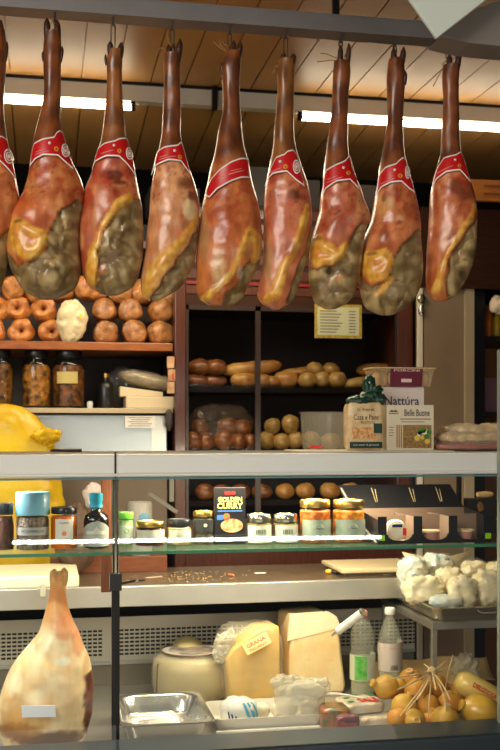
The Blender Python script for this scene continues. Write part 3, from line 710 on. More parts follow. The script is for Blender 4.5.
# 3
r3 = [(54, 164, 181.5), (65, 163.7, 180.5), (75, 164, 180), (100, 163.5, 181), (120, 162.5, 181), (135, 161.5, 181), (150, 158.5, 184), (165, 155.5, 188), (180, 152.5, 194), (200, 150, 199), (215, 149, 199.5), (230, 147, 198), (250, 145.5, 196), (265, 143, 193), (278, 141, 187), (290, 141, 177), (296, 143, 167), (300, 148, 160)]
h3 = ham(r3, 167, [(202, 222), (196, 232), (188, 246), (178, 260), (169, 272), (160, 286), (150, 298), (152, 305), (175, 305), (206, 280), (206, 222)],
         [[(198, 216, 2.5), (192, 229, 4), (181, 244, 4.5), (170, 256, 6), (157, 272, 8), (149, 286, 7), (147, 293, 5)]],
         spots=[(189, 212, 8, 12, (232, 206, 160), .85), (185, 186, 12, 7, (110, 48, 28), .7), (193, 198, 7, 6, (80, 36, 22), .75), (172, 200, 14, 24, (214, 152, 104), .7), (160, 232, 14, 26, (190, 118, 70), .6), (178, 236, 10, 5, (206, 110, 76), .6)],
         skin=(lin((222, 164, 116)), lin((190, 120, 74))), seed=3, label='third full ham from the left, palest pink skin and broad yellow lower edge')
toes(h3, [(168, 62, 168.5, 45, 3.6), (177, 62, 180, 39, 3.9), (172.5, 60, 173, 44, 2.6)])
twine(h3, [[(170, 52, 2), (162, 49, 3), (155, 52, 4), (154, 54.5, 4)], [(171, 48, 3), (168, 40, 5), (166.5, 34, 4)]])
paper(h3, [(151.3, 175), (156.6, 153.5), (164, 150), (175, 148.5), (178, 147.5), (180.7, 143.7), (183, 147), (190.8, 177)], [(151.3, 176), (155.6, 168.5), (168.4, 164.5), (181, 165), (190.8, 177.5)], dots=[(180, 160.5, 2.2, 2), (174.5, 154.5, 1.5, 0)], lines=[(159, 163, 176, 160, .9), (159, 160.6, 168, 159, .7)])
# 4
r4 = [(52, 226, 241.5), (65, 221.5, 241), (80, 222, 240), (100, 223, 240), (115, 222, 241), (130, 218.5, 242), (145, 216, 244), (160, 213, 248), (170, 210, 250), (185, 207, 253), (200, 203.5, 257.5), (220, 199.5, 261), (240, 197, 262), (258, 196, 260.5), (270, 196.5, 257), (280, 196.5, 251), (290, 197, 246), (299, 199.5, 242), (305, 208, 233)]
h4 = ham(r4, 175, [(249, 262), (244, 270), (238, 284), (226, 296), (222, 306), (246, 308), (262, 285), (262, 260)],
         [[(250, 237, 5), (245, 246, 3.5), (240, 257, 3.2), (233, 274, 3), (221, 289, 3), (207, 298, 4), (200, 303, 3)], [(250, 236, 5.5), (257, 242, 6), (257, 256, 5), (253, 262, 3)]],
         spots=[(219, 272, 8, 22, (214, 176, 120), .75), (228, 235, 14, 24, (166, 74, 28), .6), (204, 240, 6, 30, (150, 120, 84), .55), (249, 238, 3, 3, (140, 70, 30), .7), (240, 276, 3, 7, (206, 202, 176), .7), (246, 210, 9, 18, (196, 110, 62), .6)],
         skin=(lin((206, 124, 66)), lin((166, 82, 38))), seed=4, veins=.2, label='fourth full ham from the left, smooth brown, its band pointing down at left')
toes(h4, [(229.5, 58, 234, 41, 3.8), (237, 60, 240.5, 42.5, 3.6), (223.5, 76, 222, 62, 2.0)])
twine(h4, [[(228, 50, 3), (222, 51, 4), (215, 45, 4), (213, 43, 4)], [(226, 53, 3), (221, 47, 4), (219.5, 42, 4)], [(228, 47, 3), (224, 46, 4), (222, 43, 5)]])
paper(h4, [(205.3, 196), (208, 188), (212, 181), (220, 173.5), (232, 166), (241, 162), (248.5, 160.5), (250, 180)], [(205.3, 198), (209.5, 201.5), (217, 194), (230, 187), (241, 182.5), (250, 181)], lines=[(228, 180, 244, 174.5, 1), (230, 176.5, 242, 173, .7), (219, 180, 226, 176.5, .7), (219, 183, 226, 179.5, .7), (219, 186, 226, 182.5, .7)])
# 5
r5 = [(60, 279, 295.5), (72, 277, 294.5), (90, 277.5, 294), (110, 276, 294), (130, 274, 294), (145, 273, 295.5), (155, 271.5, 298), (170, 268.5, 303), (185, 265.5, 308), (200, 264, 311), (220, 263.5, 312), (240, 263.5, 310.5), (258, 263, 307), (272, 261.5, 303), (285, 259, 299), (296, 257.5, 295), (304, 262, 289), (308.5, 270, 281)]
h5 = ham(r5, 178, [(312, 218), (309, 240), (303, 255), (297, 268), (293, 284), (286, 300), (290, 312), (310, 300), (320, 218)],
         [[(307, 208, 2), (304, 222, 4), (299, 240, 4.5), (292, 256, 4), (285, 268, 4), (279, 284, 6), (275, 296, 6), (266, 301, 4)]],
         spots=[(293, 199, 8, 7, (66, 30, 18), .75), (268, 262, 6, 24, (176, 146, 104), .65), (284, 225, 14, 32, (196, 100, 66), .6), (290, 250, 7, 9, (160, 74, 52), .6)], skin=(lin((212, 130, 88)), lin((176, 92, 58))), seed=5,
         label='fifth full ham from the left, rosy face and narrow yellow right edge', shank=(lin((146, 92, 44)), lin((104, 62, 30))))
toes(h5, [(284, 66, 284, 54, 3.7), (291, 66, 293.5, 54.5, 3.7)])
twine(h5, [[(281, 66, 3), (276, 67, 4), (274, 73, 4), (272, 76, 3)], [(280, 68, 3), (275, 69, 5), (275, 74, 4)]])
paper(h5, [(264.8, 187), (271.6, 168.6), (276, 160.5), (284.5, 158), (287.6, 154.7), (293, 153), (296.2, 156), (304.3, 189.8)], [(264.8, 188), (266.3, 183), (272.7, 178), (286.6, 176.7), (296, 185), (304.3, 190.2)], ring=(296.5, 171, 3.8, 7.5), dots=[(285.5, 171.5, 2.5, 2), (280, 166, 1.5, 0)], lines=[(270, 176, 281, 172.5, .9)])
# 6
r6 = [(62, 334, 350), (75, 333, 350.5), (95, 332, 348.5), (115, 331, 348), (130, 328.5, 348), (145, 326.5, 348), (160, 325, 350), (175, 323, 354), (186, 322.5, 360), (200, 320, 364.5), (212, 319, 369), (220, 317, 370), (228, 314.5, 366.5), (238, 311.5, 364.5), (250, 309.5, 363), (270, 308.5, 360.5), (285, 309.5, 357.5), (297, 312, 352.5), (304, 316, 346), (308, 323, 338)]
h6 = ham(r6, 188, [(306, 266), (318, 272), (326, 270), (334, 267), (342, 260), (346, 248), (353, 236), (362, 226), (374, 226), (366, 295), (348, 314), (318, 314), (304, 290)],
         [[(318, 243, 7), (314, 256, 6), (319, 264, 6), (331, 263, 5), (340, 258, 5), (345, 248, 3.5)], [(325, 250, 6), (334, 256, 5)]],
         knobs=[(320, 248, 12, 3), (369, 218, 6, 2), (329, 273, 5, -4), (338, 228, 10, 1.5)], spots=[(329, 273, 4.5, 4, (34, 20, 12), .9), (319, 241, 6, 3, (120, 78, 44), .7), (340, 228, 8, 10, (150, 70, 44), .5), (338, 280, 5, 3, (208, 130, 66), .6), (316, 255, 4, 10, (198, 118, 24), .6)], skin=(lin((204, 122, 84)), lin((162, 80, 50))), seed=6,
         label='sixth full ham from the left, dark hole below yellow knob, above price list')
toes(h6, [(338.5, 70, 340.5, 46, 3.4), (346, 70, 348.8, 44.5, 3.0)])
twine(h6, [[(338, 62, 3), (332, 61.5, 4), (323, 62.5, 4), (317, 63, 4)], [(338, 60, 3), (331, 57, 4), (326, 55, 4), (320.5, 54.5, 4)]])
paper(h6, [(322.4, 197), (324.5, 177), (326.6, 172.4), (342.6, 165.4), (345.8, 163), (349.5, 157.3), (352, 162), (359, 192)], [(322.4, 198.7), (325.6, 192), (336, 186.5), (350, 184.5), (359, 192.7)], dots=[(348.5, 177, 2.3, 2), (343.5, 172, 1.5, 0)], lines=[(327, 186, 343, 181.5, .9), (327, 183, 337, 180.5, .7)])
# 7
r7 = [(60, 388.5, 404), (80, 386.5, 405), (100, 387, 404), (120, 387, 403), (140, 384.5, 403.5), (155, 382, 405), (170, 379, 409), (185, 377, 413), (195, 375, 415.5), (210, 372.5, 419), (225, 369, 421), (238, 363, 421), (255, 358, 422.5), (270, 357, 423), (285, 359, 421), (298, 361.5, 415.5), (308, 366, 406), (314, 377, 395)]
h7 = ham(r7, 188, [(354, 274), (362, 281), (370, 288), (382, 286), (391, 278), (393, 264), (400, 250), (410, 240), (418, 232), (428, 236), (428, 295), (400, 322), (366, 320), (352, 300)],
         [[(370, 260, 7), (367, 270, 7), (374, 280, 6), (384, 277, 6), (389, 266, 5), (384, 258, 6), (374, 262, 7)], [(390, 282, 3), (383, 292, 3.5), (377, 296, 3)]],
         knobs=[(376, 270, 14, 3), (384, 238, 7, 1.5), (418, 220, 6, 2)], spots=[(384, 238, 5.5, 8, (140, 62, 34), .8), (384, 208, 12, 12, (214, 160, 96), .7), (372, 257, 7, 2.5, (110, 60, 28), .7), (377, 272, 8, 10, (196, 118, 30), .5), (400, 222, 5, 4, (222, 170, 130), .6), (399, 226, 2, 3, (110, 30, 22), .6), (384, 201, 3, 5, (60, 26, 16), .6)], skin=(lin((208, 128, 78)), lin((168, 86, 48))), seed=7,
         label='seventh full ham from the left, with round brown mark above orange fat lobe')
toes(h7, [(392.5, 68, 393.5, 49, 3.9), (400, 68, 403.5, 48.5, 3.5), (404, 86, 405, 72, 2.1)])
paper(h7, [(375.8, 197), (377, 188), (379, 176.8), (385.5, 170.4), (396, 167.6), (399, 164), (403.6, 160), (406, 163), (414.7, 195.6)], [(375.8, 198.5), (381, 191), (391, 187.3), (401.5, 186.6), (409, 193), (414.7, 196.2)], ring=(407.5, 176, 2.6, 7), dots=[(400.3, 180.5, 2.4, 2), (394.5, 174.5, 1.5, 0)], lines=[(381, 187, 395, 183, .9)])
# 8
r8 = [(66, 443, 460), (80, 442, 459), (100, 443, 459), (120, 442, 459.5), (140, 441, 460), (155, 440, 461.5), (165, 437, 465), (180, 433, 470), (195, 430, 474.5), (210, 429, 477), (230, 428, 477), (250, 426.5, 476), (262, 426, 473.5), (275, 425.5, 469), (286, 426, 463), (294, 428, 457), (300, 434, 448)]
h8 = ham(r8, 178, [(480, 212), (472, 228), (462, 240), (454, 254), (450, 266), (446, 284), (448, 298), (456, 304), (482, 285), (482, 212)],
         [[(474, 208, 2), (469, 224, 2.6), (459, 238, 2.4), (449, 254, 2.6), (443, 268, 3), (440, 282, 5), (436, 292, 5)]],
         knobs=[(463, 277, 6, -3)], spots=[(463, 277, 5, 6, (60, 36, 20), .8), (456, 190, 9, 10, (110, 52, 30), .7), (462, 200, 10, 5, (86, 40, 22), .5), (448, 206, 12, 12, (200, 112, 70), .6)], skin=(lin((210, 128, 78)), lin((162, 76, 36))), seed=8,
         label='eighth full ham from the left, the rightmost and slimmest with straight left side')
toes(h8, [(448, 72, 449, 55, 3.7), (455.5, 72, 459, 54.5, 3.6)])
twine(h8, [[(444, 68, 3), (440, 74, 4), (436, 82, 4), (433, 87, 4)], [(448, 60, 4), (442, 66, 5), (444, 71, 4)]])
paper(h8, [(431.5, 188.5), (437.3, 169.7), (444, 160.5), (455.8, 158), (460.7, 154), (463, 158), (470.8, 185.4)], [(431.5, 189.5), (436.6, 182), (446, 176.6), (460, 175), (470.8, 186.2)], dots=[(459.5, 170, 2, 2), (455, 164, 1.3, 0)], lines=[(437, 176, 453, 170, .9)])
for k, (px, yb) in enumerate(((-4, 24), (55, 22), (113, 46), (172, 46), (229.5, 44), (285.5, 56), (340.5, 46), (394.5, 52), (447.5, 58))):
    o = hook(px, 0, yb)
    tag(o, 'wire hook on the rail holding the '+('leftmost cut-off ham' if k == 0 else ORD[k-1]+' full ham from the left'), 'hook', 'hooks along the ham rail')
o = hook(498, 0, 52); tag(o, 'empty wire hook at the right end of the rail', 'hook', 'hooks along the ham rail')
# the pale ham standing in the case
rc = [(575, 50, 67.5), (585, 50, 66), (600, 48, 67), (612, 45, 70), (622, 42, 74), (632, 38.5, 79), (642, 30, 82.5), (650, 23, 86), (660, 15, 90), (672, 8, 92.5), (685, 3, 94), (700, -1, 94), (715, -2, 92.5), (728, -1, 89), (738, 2, 86), (745, 6, 80), (749, 14, 68)]
CS1, CS2 = lin((250, 232, 188)), lin((240, 206, 150))
hc = ham(rc, 632, [(84, 675), (95, 668), (97, 730), (88, 738), (83, 722)], [], spots=[(65, 625, 14, 16, (232, 150, 100), .75), (78, 640, 8, 16, (232, 140, 90), .6), (30, 658, 26, 14, (236, 214, 150), .6), (62, 658, 9, 5, (232, 228, 206), .9), (68, 692, 18, 30, (234, 208, 160), .7), (16, 710, 16, 24, (206, 150, 80), .6), (52, 733, 44, 10, (92, 48, 24), .9), (18, 724, 26, 10, (150, 92, 40), .85), (30, 712, 26, 16, (222, 170, 100), .6), (60, 575, 8, 8, (190, 120, 60), .5)],
         skin=(CS1, CS2), shank=(lin((226, 166, 100)), lin((206, 136, 74))), fleshc=(lin((120, 44, 30)), lin((92, 30, 22))), fatc=(FAT1, FAT2), seed=9, veins=0, Y0=.17, dfac=.62, matr=HM2, knobs=[(50, 680, 1, 0)],
         label='whole pale ham standing upright on its wide end inside the case at left')
toes(hc, [(55.5, 584, 54.5, 569, 5.6), (62, 584, 64, 568, 5.2), (58.5, 584, 59, 571, 5)])
for ch in hc[0].children:
    if ch.name.startswith('hoof_toe'): ch.data.materials[0] = mat('pale_hoof', (206, 160, 96), .5, var=.2, vscale=40)
m = MB(); l_ = hc[1];  # glare in the case glass, modelled as a white plate on the ham
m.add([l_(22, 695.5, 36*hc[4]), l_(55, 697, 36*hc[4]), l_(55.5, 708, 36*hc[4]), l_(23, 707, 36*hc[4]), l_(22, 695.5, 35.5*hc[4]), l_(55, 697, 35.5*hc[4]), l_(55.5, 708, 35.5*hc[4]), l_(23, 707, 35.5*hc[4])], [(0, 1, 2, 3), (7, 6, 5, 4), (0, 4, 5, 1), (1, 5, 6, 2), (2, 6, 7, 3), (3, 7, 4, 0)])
o = m.build('paper_label_or_glare', mat('glare_white', (240, 244, 250), .4), hc[0], smooth=False); o['label'] = 'white plate standing in for glare in the case glass'
# ---------------------------------------------------------------- jars and boxes on the glass shelf
def jar(x0, x1, ytop, ybase_unused, Y, name, lab, cat, contents, lidm, lidh, labelspec=None, shoulder=.12, group=None, neck=.9, glass=GLASS):
    s = S((x0+x1)/2, Y); r = (x1-x0)/2*s; p = P((x0+x1)/2, ytop, Y); H = p.z-zg
    t = thing(name, lab, cat, (p.x, Y, zg), group=group); lh = lidh*s; b = H-lh
    MB().lathe([(r*.9, 0), (r*.98, .003), (r, .01), (r, b*(1-shoulder)), (r*neck, b*.99), (r*neck, b)], 32).build('glass_jar', glass, t)
    MB().lathe([(0, .003), (r*.93, .004), (r*.95, b*.1), (r*.95, b*(1-shoulder)-.003), (r*neck*.93, b*.93), (0, b*.94)], 28, fn=None).build('contents', contents, t)
    MB().lathe([(r*neck*1.04, b-.001), (r*neck*1.05, b+.002), (r*neck*1.05, H-.003), (r*neck*1.0, H), (r*neck*.9, H), (r*neck*.88, H-.0015), (0, H-.0015)], 32).build('lid', lidm, t)
    if labelspec:
        z0, z1, m_, txts = labelspec; 
        n = 24; vs_ = []; aw = .68 if name == 'honey_jar' else 1.15
        for k in range(n+1):
            a = -aw+2*aw*k/n
            for z in (b*z0, b*z1): vs_.append(((r+.0008)*math.sin(a), -(r+.0008)*math.cos(a), z))
        l_ = MB().add(vs_, [(2*k, 2*k+2, 2*k+3, 2*k+1) for k in range(n)]).build('label', m_, t)
        for (txt, zz, w_, hh, im) in txts:
            if txt == '*':      # a little emblem disc
                q = [((r+.0012)*math.sin(w_*math.cos(a)/r), -(r+.0012)*math.cos(w_*math.cos(a)/r), b*zz+hh*math.sin(a)) for a in [2*PI*i/16 for i in range(16)]]
                MB().add(q, [tuple(range(16))]).build('emblem', im, l_)
            else: text_mb(txt, w_, (0, 0, b*zz), r=r+.0012, h=hh, bold=.01).build('lettering', im, l_)
    return t
CONT = lambda n, a, b, sc_=60: mat(n, a, .45, col2=b, vscale=sc_, bump=.6, bscale=sc_)
LBL = mat('silver_label', (158, 162, 154), .45); LBLW = mat('white_jar_label', (205, 200, 184), .5); LBLG = mat('green_ink', (96, 140, 60), .5); LBLO = mat('orange_ink', (226, 110, 30), .5)
jar(-4, 14, 503, 552, .16, 'spice_jar', 'brown jar with black lid, leftmost on the glass shelf', 'jar', CONT('brown_contents', (96, 52, 30), (52, 26, 16)), mat('black_lid', (24, 28, 30), .3), 11, shoulder=.3, neck=.85)
t = jar(16, 49.5, 492, 552, .16, 'rice_canister', 'tall canister with pale blue lid and grey name band on the glass shelf', 'canister', CONT('speckled_rice', (140, 120, 100), (50, 38, 32), 120), mat('pale_blue_lid', (104, 156, 176), .35), 22, (.44, .66, mat('grey_band', (150, 148, 144), .5), [('ACQUERELLO', .55, .075, .009, INK)]), shoulder=.1, neck=.96)
t = jar(50.5, 77.5, 507, 552, .17, 'honey_jar', 'amber honey jar with black lid and white label between the blue-lidded canister and the bottle', 'jar', mat('honey', (222, 112, 8), .2, coat=.3), mat('black_lid', (0, 0, 0)), 6, (.2, .86, mat('honey_label', (214, 208, 196), .5), [('Gourmet', .76, .03, .006, INK), ('*', .46, .007, .007, LBLO), ('*', .3, .017, .004, LBLG)]), shoulder=.1)
# vinegar bottle
Yv = .17; s = S(96, Yv); p = P(96, 493, Yv); H = p.z-zg; r = 12.8*s
t = thing('vinegar_bottle', 'squat dark bottle with turquoise wax cap and silver label beside the pole', 'bottle', (p.x, Yv, zg))
MB().lathe([(r*.8, 0), (r*.97, .004), (r, .012), (r, H*.52), (r*.9, H*.6), (r*.5, H*.66), (r*.38, H*.7), (r*.38, H*.74)], 32).build('bottle_body', mat('dark_vinegar_glass', (26, 20, 20), .12, coat=.5), t)
MB().lathe([(r*.5, H*.73), (r*.55, H*.75), (r*.46, H*.83), (r*.52, H*.86), (r*.52, H*.985), (r*.46, H), (0, H)], 28).build('wax_cap', mat('turquoise_wax', (26, 140, 168), .35), t)
n = 24; vs_ = []
for k in range(n+1):
    a = -1.3+2.6*k/n
    for z in (H*.05, H*(.36+.14*math.cos(a*1.2))): vs_.append(((r+.0008)*math.sin(a), -(r+.0008)*math.cos(a), z))
l_ = MB().add(vs_, [(2*k, 2*k+2, 2*k+3, 2*k+1) for k in range(n)]).build('label', LBL, t)
q = [((r+.0014)*math.sin(a), -(r+.0014)*math.cos(a), z) for a, z in ((-.85, H*.27), (.85, H*.27), (.85, H*.33), (.3, H*.33), (.12, H*.37), (0, H*.41), (-.12, H*.37), (-.3, H*.33), (-.85, H*.33))]
q2 = []
for i in range(13):
    a = -.85+1.7*i/12; q2.append(((r+.0014)*math.sin(a), -(r+.0014)*math.cos(a), H*.27)); q2.append(((r+.0014)*math.sin(a), -(r+.0014)*math.cos(a), H*(.33+.08*max(0, 1-abs(a)*4))))
MB().add(q2, [(2*k, 2*k+2, 2*k+3, 2*k+1) for k in range(12)]).build('emblem', LBLW, l_)
o = MB().lathe([(.008, 0), (.010, .01), (.009, .012), (0, .012)], 16).build('small_cup', mat('white_cup', (225, 225, 215), .4), loc=(X(80, .24), .24, zg)); tag(o, 'tiny white plastic cup tucked between honey jar and vinegar bottle', 'cup')
# right of the pole
GR = mat('green_lid', (90, 170, 50), .35)
jar(119, 133, 512, 550, .22, 'yoghurt_pot', 'green topped small pot just right of the pole', 'pot', CONT('pale_green', (190, 210, 150), (70, 140, 60), 40), GR, 6, (.1, .75, mat('pale_wrap', (196, 206, 186), .5), [('*', .55, .008, .008, GR)]), shoulder=.05, neck=1)
jar(135, 165, 521, 550, .2, 'jam_jar', 'squat jar with gold lid and white label over red jam', 'jar', CONT('red_jam', (120, 26, 12), (70, 14, 8)), GOLD, 5, (.25, .85, LBLW, [('*', .5, .014, .003, LBL)]), shoulder=.15)
jar(167, 191.5, 519, 550, .21, 'sauce_jar', 'squat jar with black lid and cream label', 'jar', CONT('cream_sauce', (212, 184, 120), (170, 130, 70)), mat('black_lid', (0, 0, 0)), 6, (.2, .8, LBLW, [('*', .5, .012, .004, LBL)]), shoulder=.1)
jar(192.5, 215, 511, 550, .22, 'olive_jar', 'jar of dark olives with gold lid left of the curry box', 'jar', CONT('dark_olives', (96, 78, 40), (30, 24, 14), 90), GOLD, 5, (.45, .9, mat('dark_tag', (40, 40, 40), .5), [('*', .7, .006, .006, LBLW)]), shoulder=.1)
# curry box
Yc = .19; s = S(230, Yc); p = P(230, 487.5, Yc); H = p.z-zg; Wd = 31*s
t = thing('curry_box', 'black upright carton lettered Golden Curry on the glass shelf', 'box', (p.x, Yc, zg), -.06)
MB().bb(-Wd/2, Wd/2, 0, .03, 0, H).build('carton', mat('black_card', (22, 20, 22), .4), t, smooth=False, bevel=.001)
e = -.0009
text_mb('S&B', Wd*.36, (.0, e, H*.905), h=H*.055, bold=.03).build('red_lettering', mat('red_print', (215, 30, 24), .5), t, smooth=False)
GP_ = mat('gold_print', (232, 214, 120), .4)
text_mb('GOLDEN', Wd*.78, (0, e, H*.79), h=H*.09, bold=.03).build('gold_lettering', GP_, t, smooth=False)
text_mb('CURRY', Wd*.84, (0, e, H*.68), h=H*.11, bold=.03).build('gold_lettering', GP_, t, smooth=False)
MB().bb(-Wd*.4, Wd*.4, e, 0, H*.575, H*.6).build('blue_line', mat('blue_print', (60, 110, 190), .5), t, smooth=False)
m = MB(); m.lathe([(0, 0), (Wd*.36, .0006), (Wd*.36, .0009)], 28, (.006, 0, H*.33), axis='Y', sy=.62)
m.v = [(v[0], -v[1], v[2]) for v in m.v]; m.build('dish_picture', mat('curry_picture', (206, 110, 54), .5, col2=(240, 200, 150), vscale=55), t, smooth=False)
m = MB(); m.lathe([(0, .0), (.012, .0012), (.012, .0016)], 14, (-.012, 0, H*.49), axis='Y'); m.v = [(v[0], -v[1], v[2]) for v in m.v]; m.build('dish_garnish', mat('garnish', (60, 130, 50), .5, col2=(200, 60, 50), vscale=90), t, smooth=False)
MB().bb(-Wd*.42, -Wd*.22, e, 0, H*.43, H*.52).build('blue_patch', mat('blue_print', (0, 0, 0)), t, smooth=False)
MB().bb(-Wd*.38, -Wd*.1, e, 0, H*.06, H*.08).build('small_print', WHITE, t, smooth=False)
text_mb('240g', Wd*.22, (Wd*.3, e, H*.08), h=H*.03, bold=.01).build('small_print', WHITE, t, smooth=False)
# small and mid jars
rp_ = mat('maroon_print', (120, 24, 36), .5)
for k, (a, b_) in enumerate(((246, 271.5), (273, 298))):
    jar(a, b_, 514, 549, .2, 'pesto_jar', ['small jar with silver lid and white label, next to the curry box', 'small jar with silver lid and white label, right twin of a pair'][k], 'jar', CONT('pesto', (150, 136, 70), (90, 84, 40)), SILV, 7, (.08, .85, LBLW, [('IBIS', .56, .036, .015, mat('dark_green_print', (30, 60, 40), .5)), ('*', .27, .005, .006, rp_)]), shoulder=.08, group='small silver lidded jars')
for k, (a, b_) in enumerate(((299, 331), (332, 365))):
    jar(a, b_, 499.5, 549, .2, 'antipasto_jar', ['tall gold-lidded jar of orange pickles, left one of the pair', 'tall gold-lidded jar of yellow pickles, right one beside the black display tray'][k], 'jar',
        CONT('orange_pickle%d' % k, [(214, 120, 20), (220, 150, 30)][k], [(150, 60, 14), (170, 84, 20)][k], 70), GOLD, 7, (.1, .66, mat('silver_green_label', (140, 150, 136), .5), [('*', .46, .016, .011, LBLW), ('Delizie', .42, .03, .006, INK)]), shoulder=.1, group='tall gold lidded pickle jars')
# black display tray box
Yt = .10; s = S(430, Yt); xa, xb = X(378, Yt), X(492, Yt); Wt = xb-xa
Hf = Z(430, 516, Yt)-zg; Hb = Z(430, 485, Yt+.25)-zg
BK = mat('black_display_card', (20, 20, 24), .35); BR = mat('raw_card_inside', (122, 100, 84), .7)
t = thing('display_tray', 'black open shelf-ready cardboard tray with raised back flap at right of the glass shelf', 'display box', (xa, Yt, zg))
def ucut():
    poly = [(0, 0), (Wt, 0), (Wt, Hf)]
    n = 3; wpost = .016; cw = (Wt-wpost*(n+1))/n
    for k in range(n-1, -1, -1):
        a = wpost+k*(cw+wpost); c = a+cw
        poly += [(c, Hf)]
        for i in range(9):
            g = PI*i/8; poly.append((a+cw/2+math.cos(g)*cw*.5, Hf*.45-math.sin(g)*Hf*.33))
        poly += [(a, Hf)]
    poly.append((0, Hf)); return poly
# front with u cut-outs as strips (columns) so that the faces stay convex
m = MB(); n = 3; wp_ = .03; cw = (Wt-wp_*(n+1))/n
for k in range(n+1):
    a = k*(cw+wp_); m.bb(a, a+wp_, 0, .002, 0, Hf)
for k in range(n):
    a = wp_+k*(cw+wp_); N = 16
    for i in range(N):
        u0, u1 = i/N, (i+1)/N; zz = Hf*.5-Hf*.38*math.sqrt(max(0, 1-(abs((u0+u1)/2*2-1))**3))
        m.bb(a+cw*u0, a+cw*u1, 0, .002, 0, zz)
m.build('front_wall', BK, t, smooth=False)
MB().bb(0, Wt, .002, .24, 0, .002).build('base', BR, t, smooth=False)
MB().bb(0, Wt, .235, .24, .002, Hf+.01).build('back_wall', BR, t, smooth=False)
for x in (0, Wt-.002): MB().prism([(.002, 0), (.24, 0), (.24, Hf+.012), (.002, Hf-.012)], x, x+.002).build('x', BK, t, smooth=False)
for o in list(t.children):
    if o.name.startswith('x'):
        o.name = 'side_wall'; me = o.data
        for v in me.vertices: v.co = (v.co.y, v.co.x, v.co.z)
m = MB()
for k in (1, 2):
    a = k*(cw+wp_)+wp_/2; m.bb(a-.001, a+.001, .01, .235, .002, Hf-.005)
m.bb(.004, Wt-.004, .12, .122, .002, Hf-.004); m.build('divider', BR, t, smooth=False)
# back flap, leaning toward the back, wider than the tray
m = MB(); x0_, x1_ = X(360, Yt+.2)-xa, X(474, Yt+.2)-xa
vs_ = [(-.02, .236, Hf+.006), (Wt+.0, .236, Hf+.006), (Wt-.03, .30, Hb), (-.05, .30, Hb)]
vs_ += [(v[0], v[1]+.003, v[2]) for v in vs_]
m.add(vs_, [(0, 1, 2, 3), (7, 6, 5, 4), (0, 4, 5, 1), (1, 5, 6, 2), (2, 6, 7, 3), (3, 7, 4, 0)]); m.build('back_flap', BK, t, smooth=False)
# side gusset at left
m = MB(); m.tube([(-.045, .28, Hb-.01), (-.02, .12, Hf*.6), (-.006, .0, .004)], .004, 8); m.build('gusset', mat('grey_card_edge', (110, 104, 96), .6), t)
# printed sauce strokes
m = MB()
for bx in (.06, .2, .3):
    m.tube([(bx, .262, Hf+(Hb-Hf)*.9), (bx+.012, .246, Hf+(Hb-Hf)*.35), (bx+.018, .246, Hf+(Hb-Hf)*.35), (bx+.014, .262, Hf+(Hb-Hf)*.85)], .0012, 5)
m.build('printed_stroke', mat('pale_stroke', (170, 150, 110), .5), t)
for k, x in enumerate((.003, Wt-.024)):
    o = MB().bb(x, x+.02, -.0012, 0, .012, .03).build('price_dot', mat('lime_sticker', (150, 205, 30), .5), t, smooth=False)
# contents of the tray
for k, fx_ in enumerate((.5, 1.5, 2.5)):
    x = xa+wp_/2+(cw+wp_)*fx_; r = .036
    o = thing('cheese_tub', ['round white cheese tub with red edged label in left bay of the black tray', 'pinkish round tub with pale lid in middle bay of the black tray', 'pinkish round tub in right bay of the black tray'][k], 'tub', (x, Yt+.055, zg+.003))
    if k == 0:
        MB().lathe([(r*.9, 0), (r, .008), (r, .02), (r*.94, .026), (0, .026)], 28, (0, -.02, .038), axis='Y').build('tub_body', mat('white_tub', (226, 216, 196), .4), o)
        MB().lathe([(0, -.004), (r*.7, -.004), (r*.72, -.003)], 28, (0, -.02, .038), axis='Y').build('label', mat('pale_tub_label', (236, 226, 200), .5), o)
        q = MB().box((0, -.0255, .054), (.034, .002, .010)); q.build('label_patch', mat('navy_print', (30, 34, 90), .5), o, smooth=False)
        MB().box((.026, -.024, .034), (.012, .002, .024)).build('label_patch', mat('red_print', (0, 0, 0)), o, smooth=False)
    else:
        MB().lathe([(r*.8, 0), (r*.9, .03)], 28).build('tub_body', mat('pink_tub', (186, 130, 116), .4), o)
        MB().lathe([(r*.96, .03), (r*.96, .036), (0, .037)], 28).build('lid', mat('cream_tub_lid', (216, 196, 150), .4), o)
# dark patterned box beside
Yx = .36; x0_ = X(470, Yx)
t = thing('dark_gift_box', 'black carton with gold ornaments at the far right of the glass shelf', 'box', (x0_, Yx, zg))
Hx = Z(470, 499, Yx)-zg
MB().bb(0, .3, 0, .06, 0, Hx).build('carton', mat('dark_gold_card', (26, 20, 16), .4), t, smooth=False, bevel=.001)
m = MB()
for i in range(2):
    for j in range(2): m.blob((.04+i*.075, -.0005, Hx*(.42+.36*j)), (.012 if j else .016, .0012, .018 if j else .007), 12, 8, fn=crinkle(.004, 200, i+j))
m.build('gold_ornament', mat('gold_ornament', (150, 110, 50), .4, .5), t)
o = MB().lathe([(0, -.03), (.012, -.028), (.016, 0), (.012, .028), (0, .03)], 18, axis='X', sy=.8).build('bread_piece', mat('bread_crumb_col', (206, 170, 110), .8, var=.2), loc=(X(488, Yx), Yx+.03, zg+Hx+.013)); tag(o, 'pale piece of bread lying on the dark gold-patterned carton', 'bread')
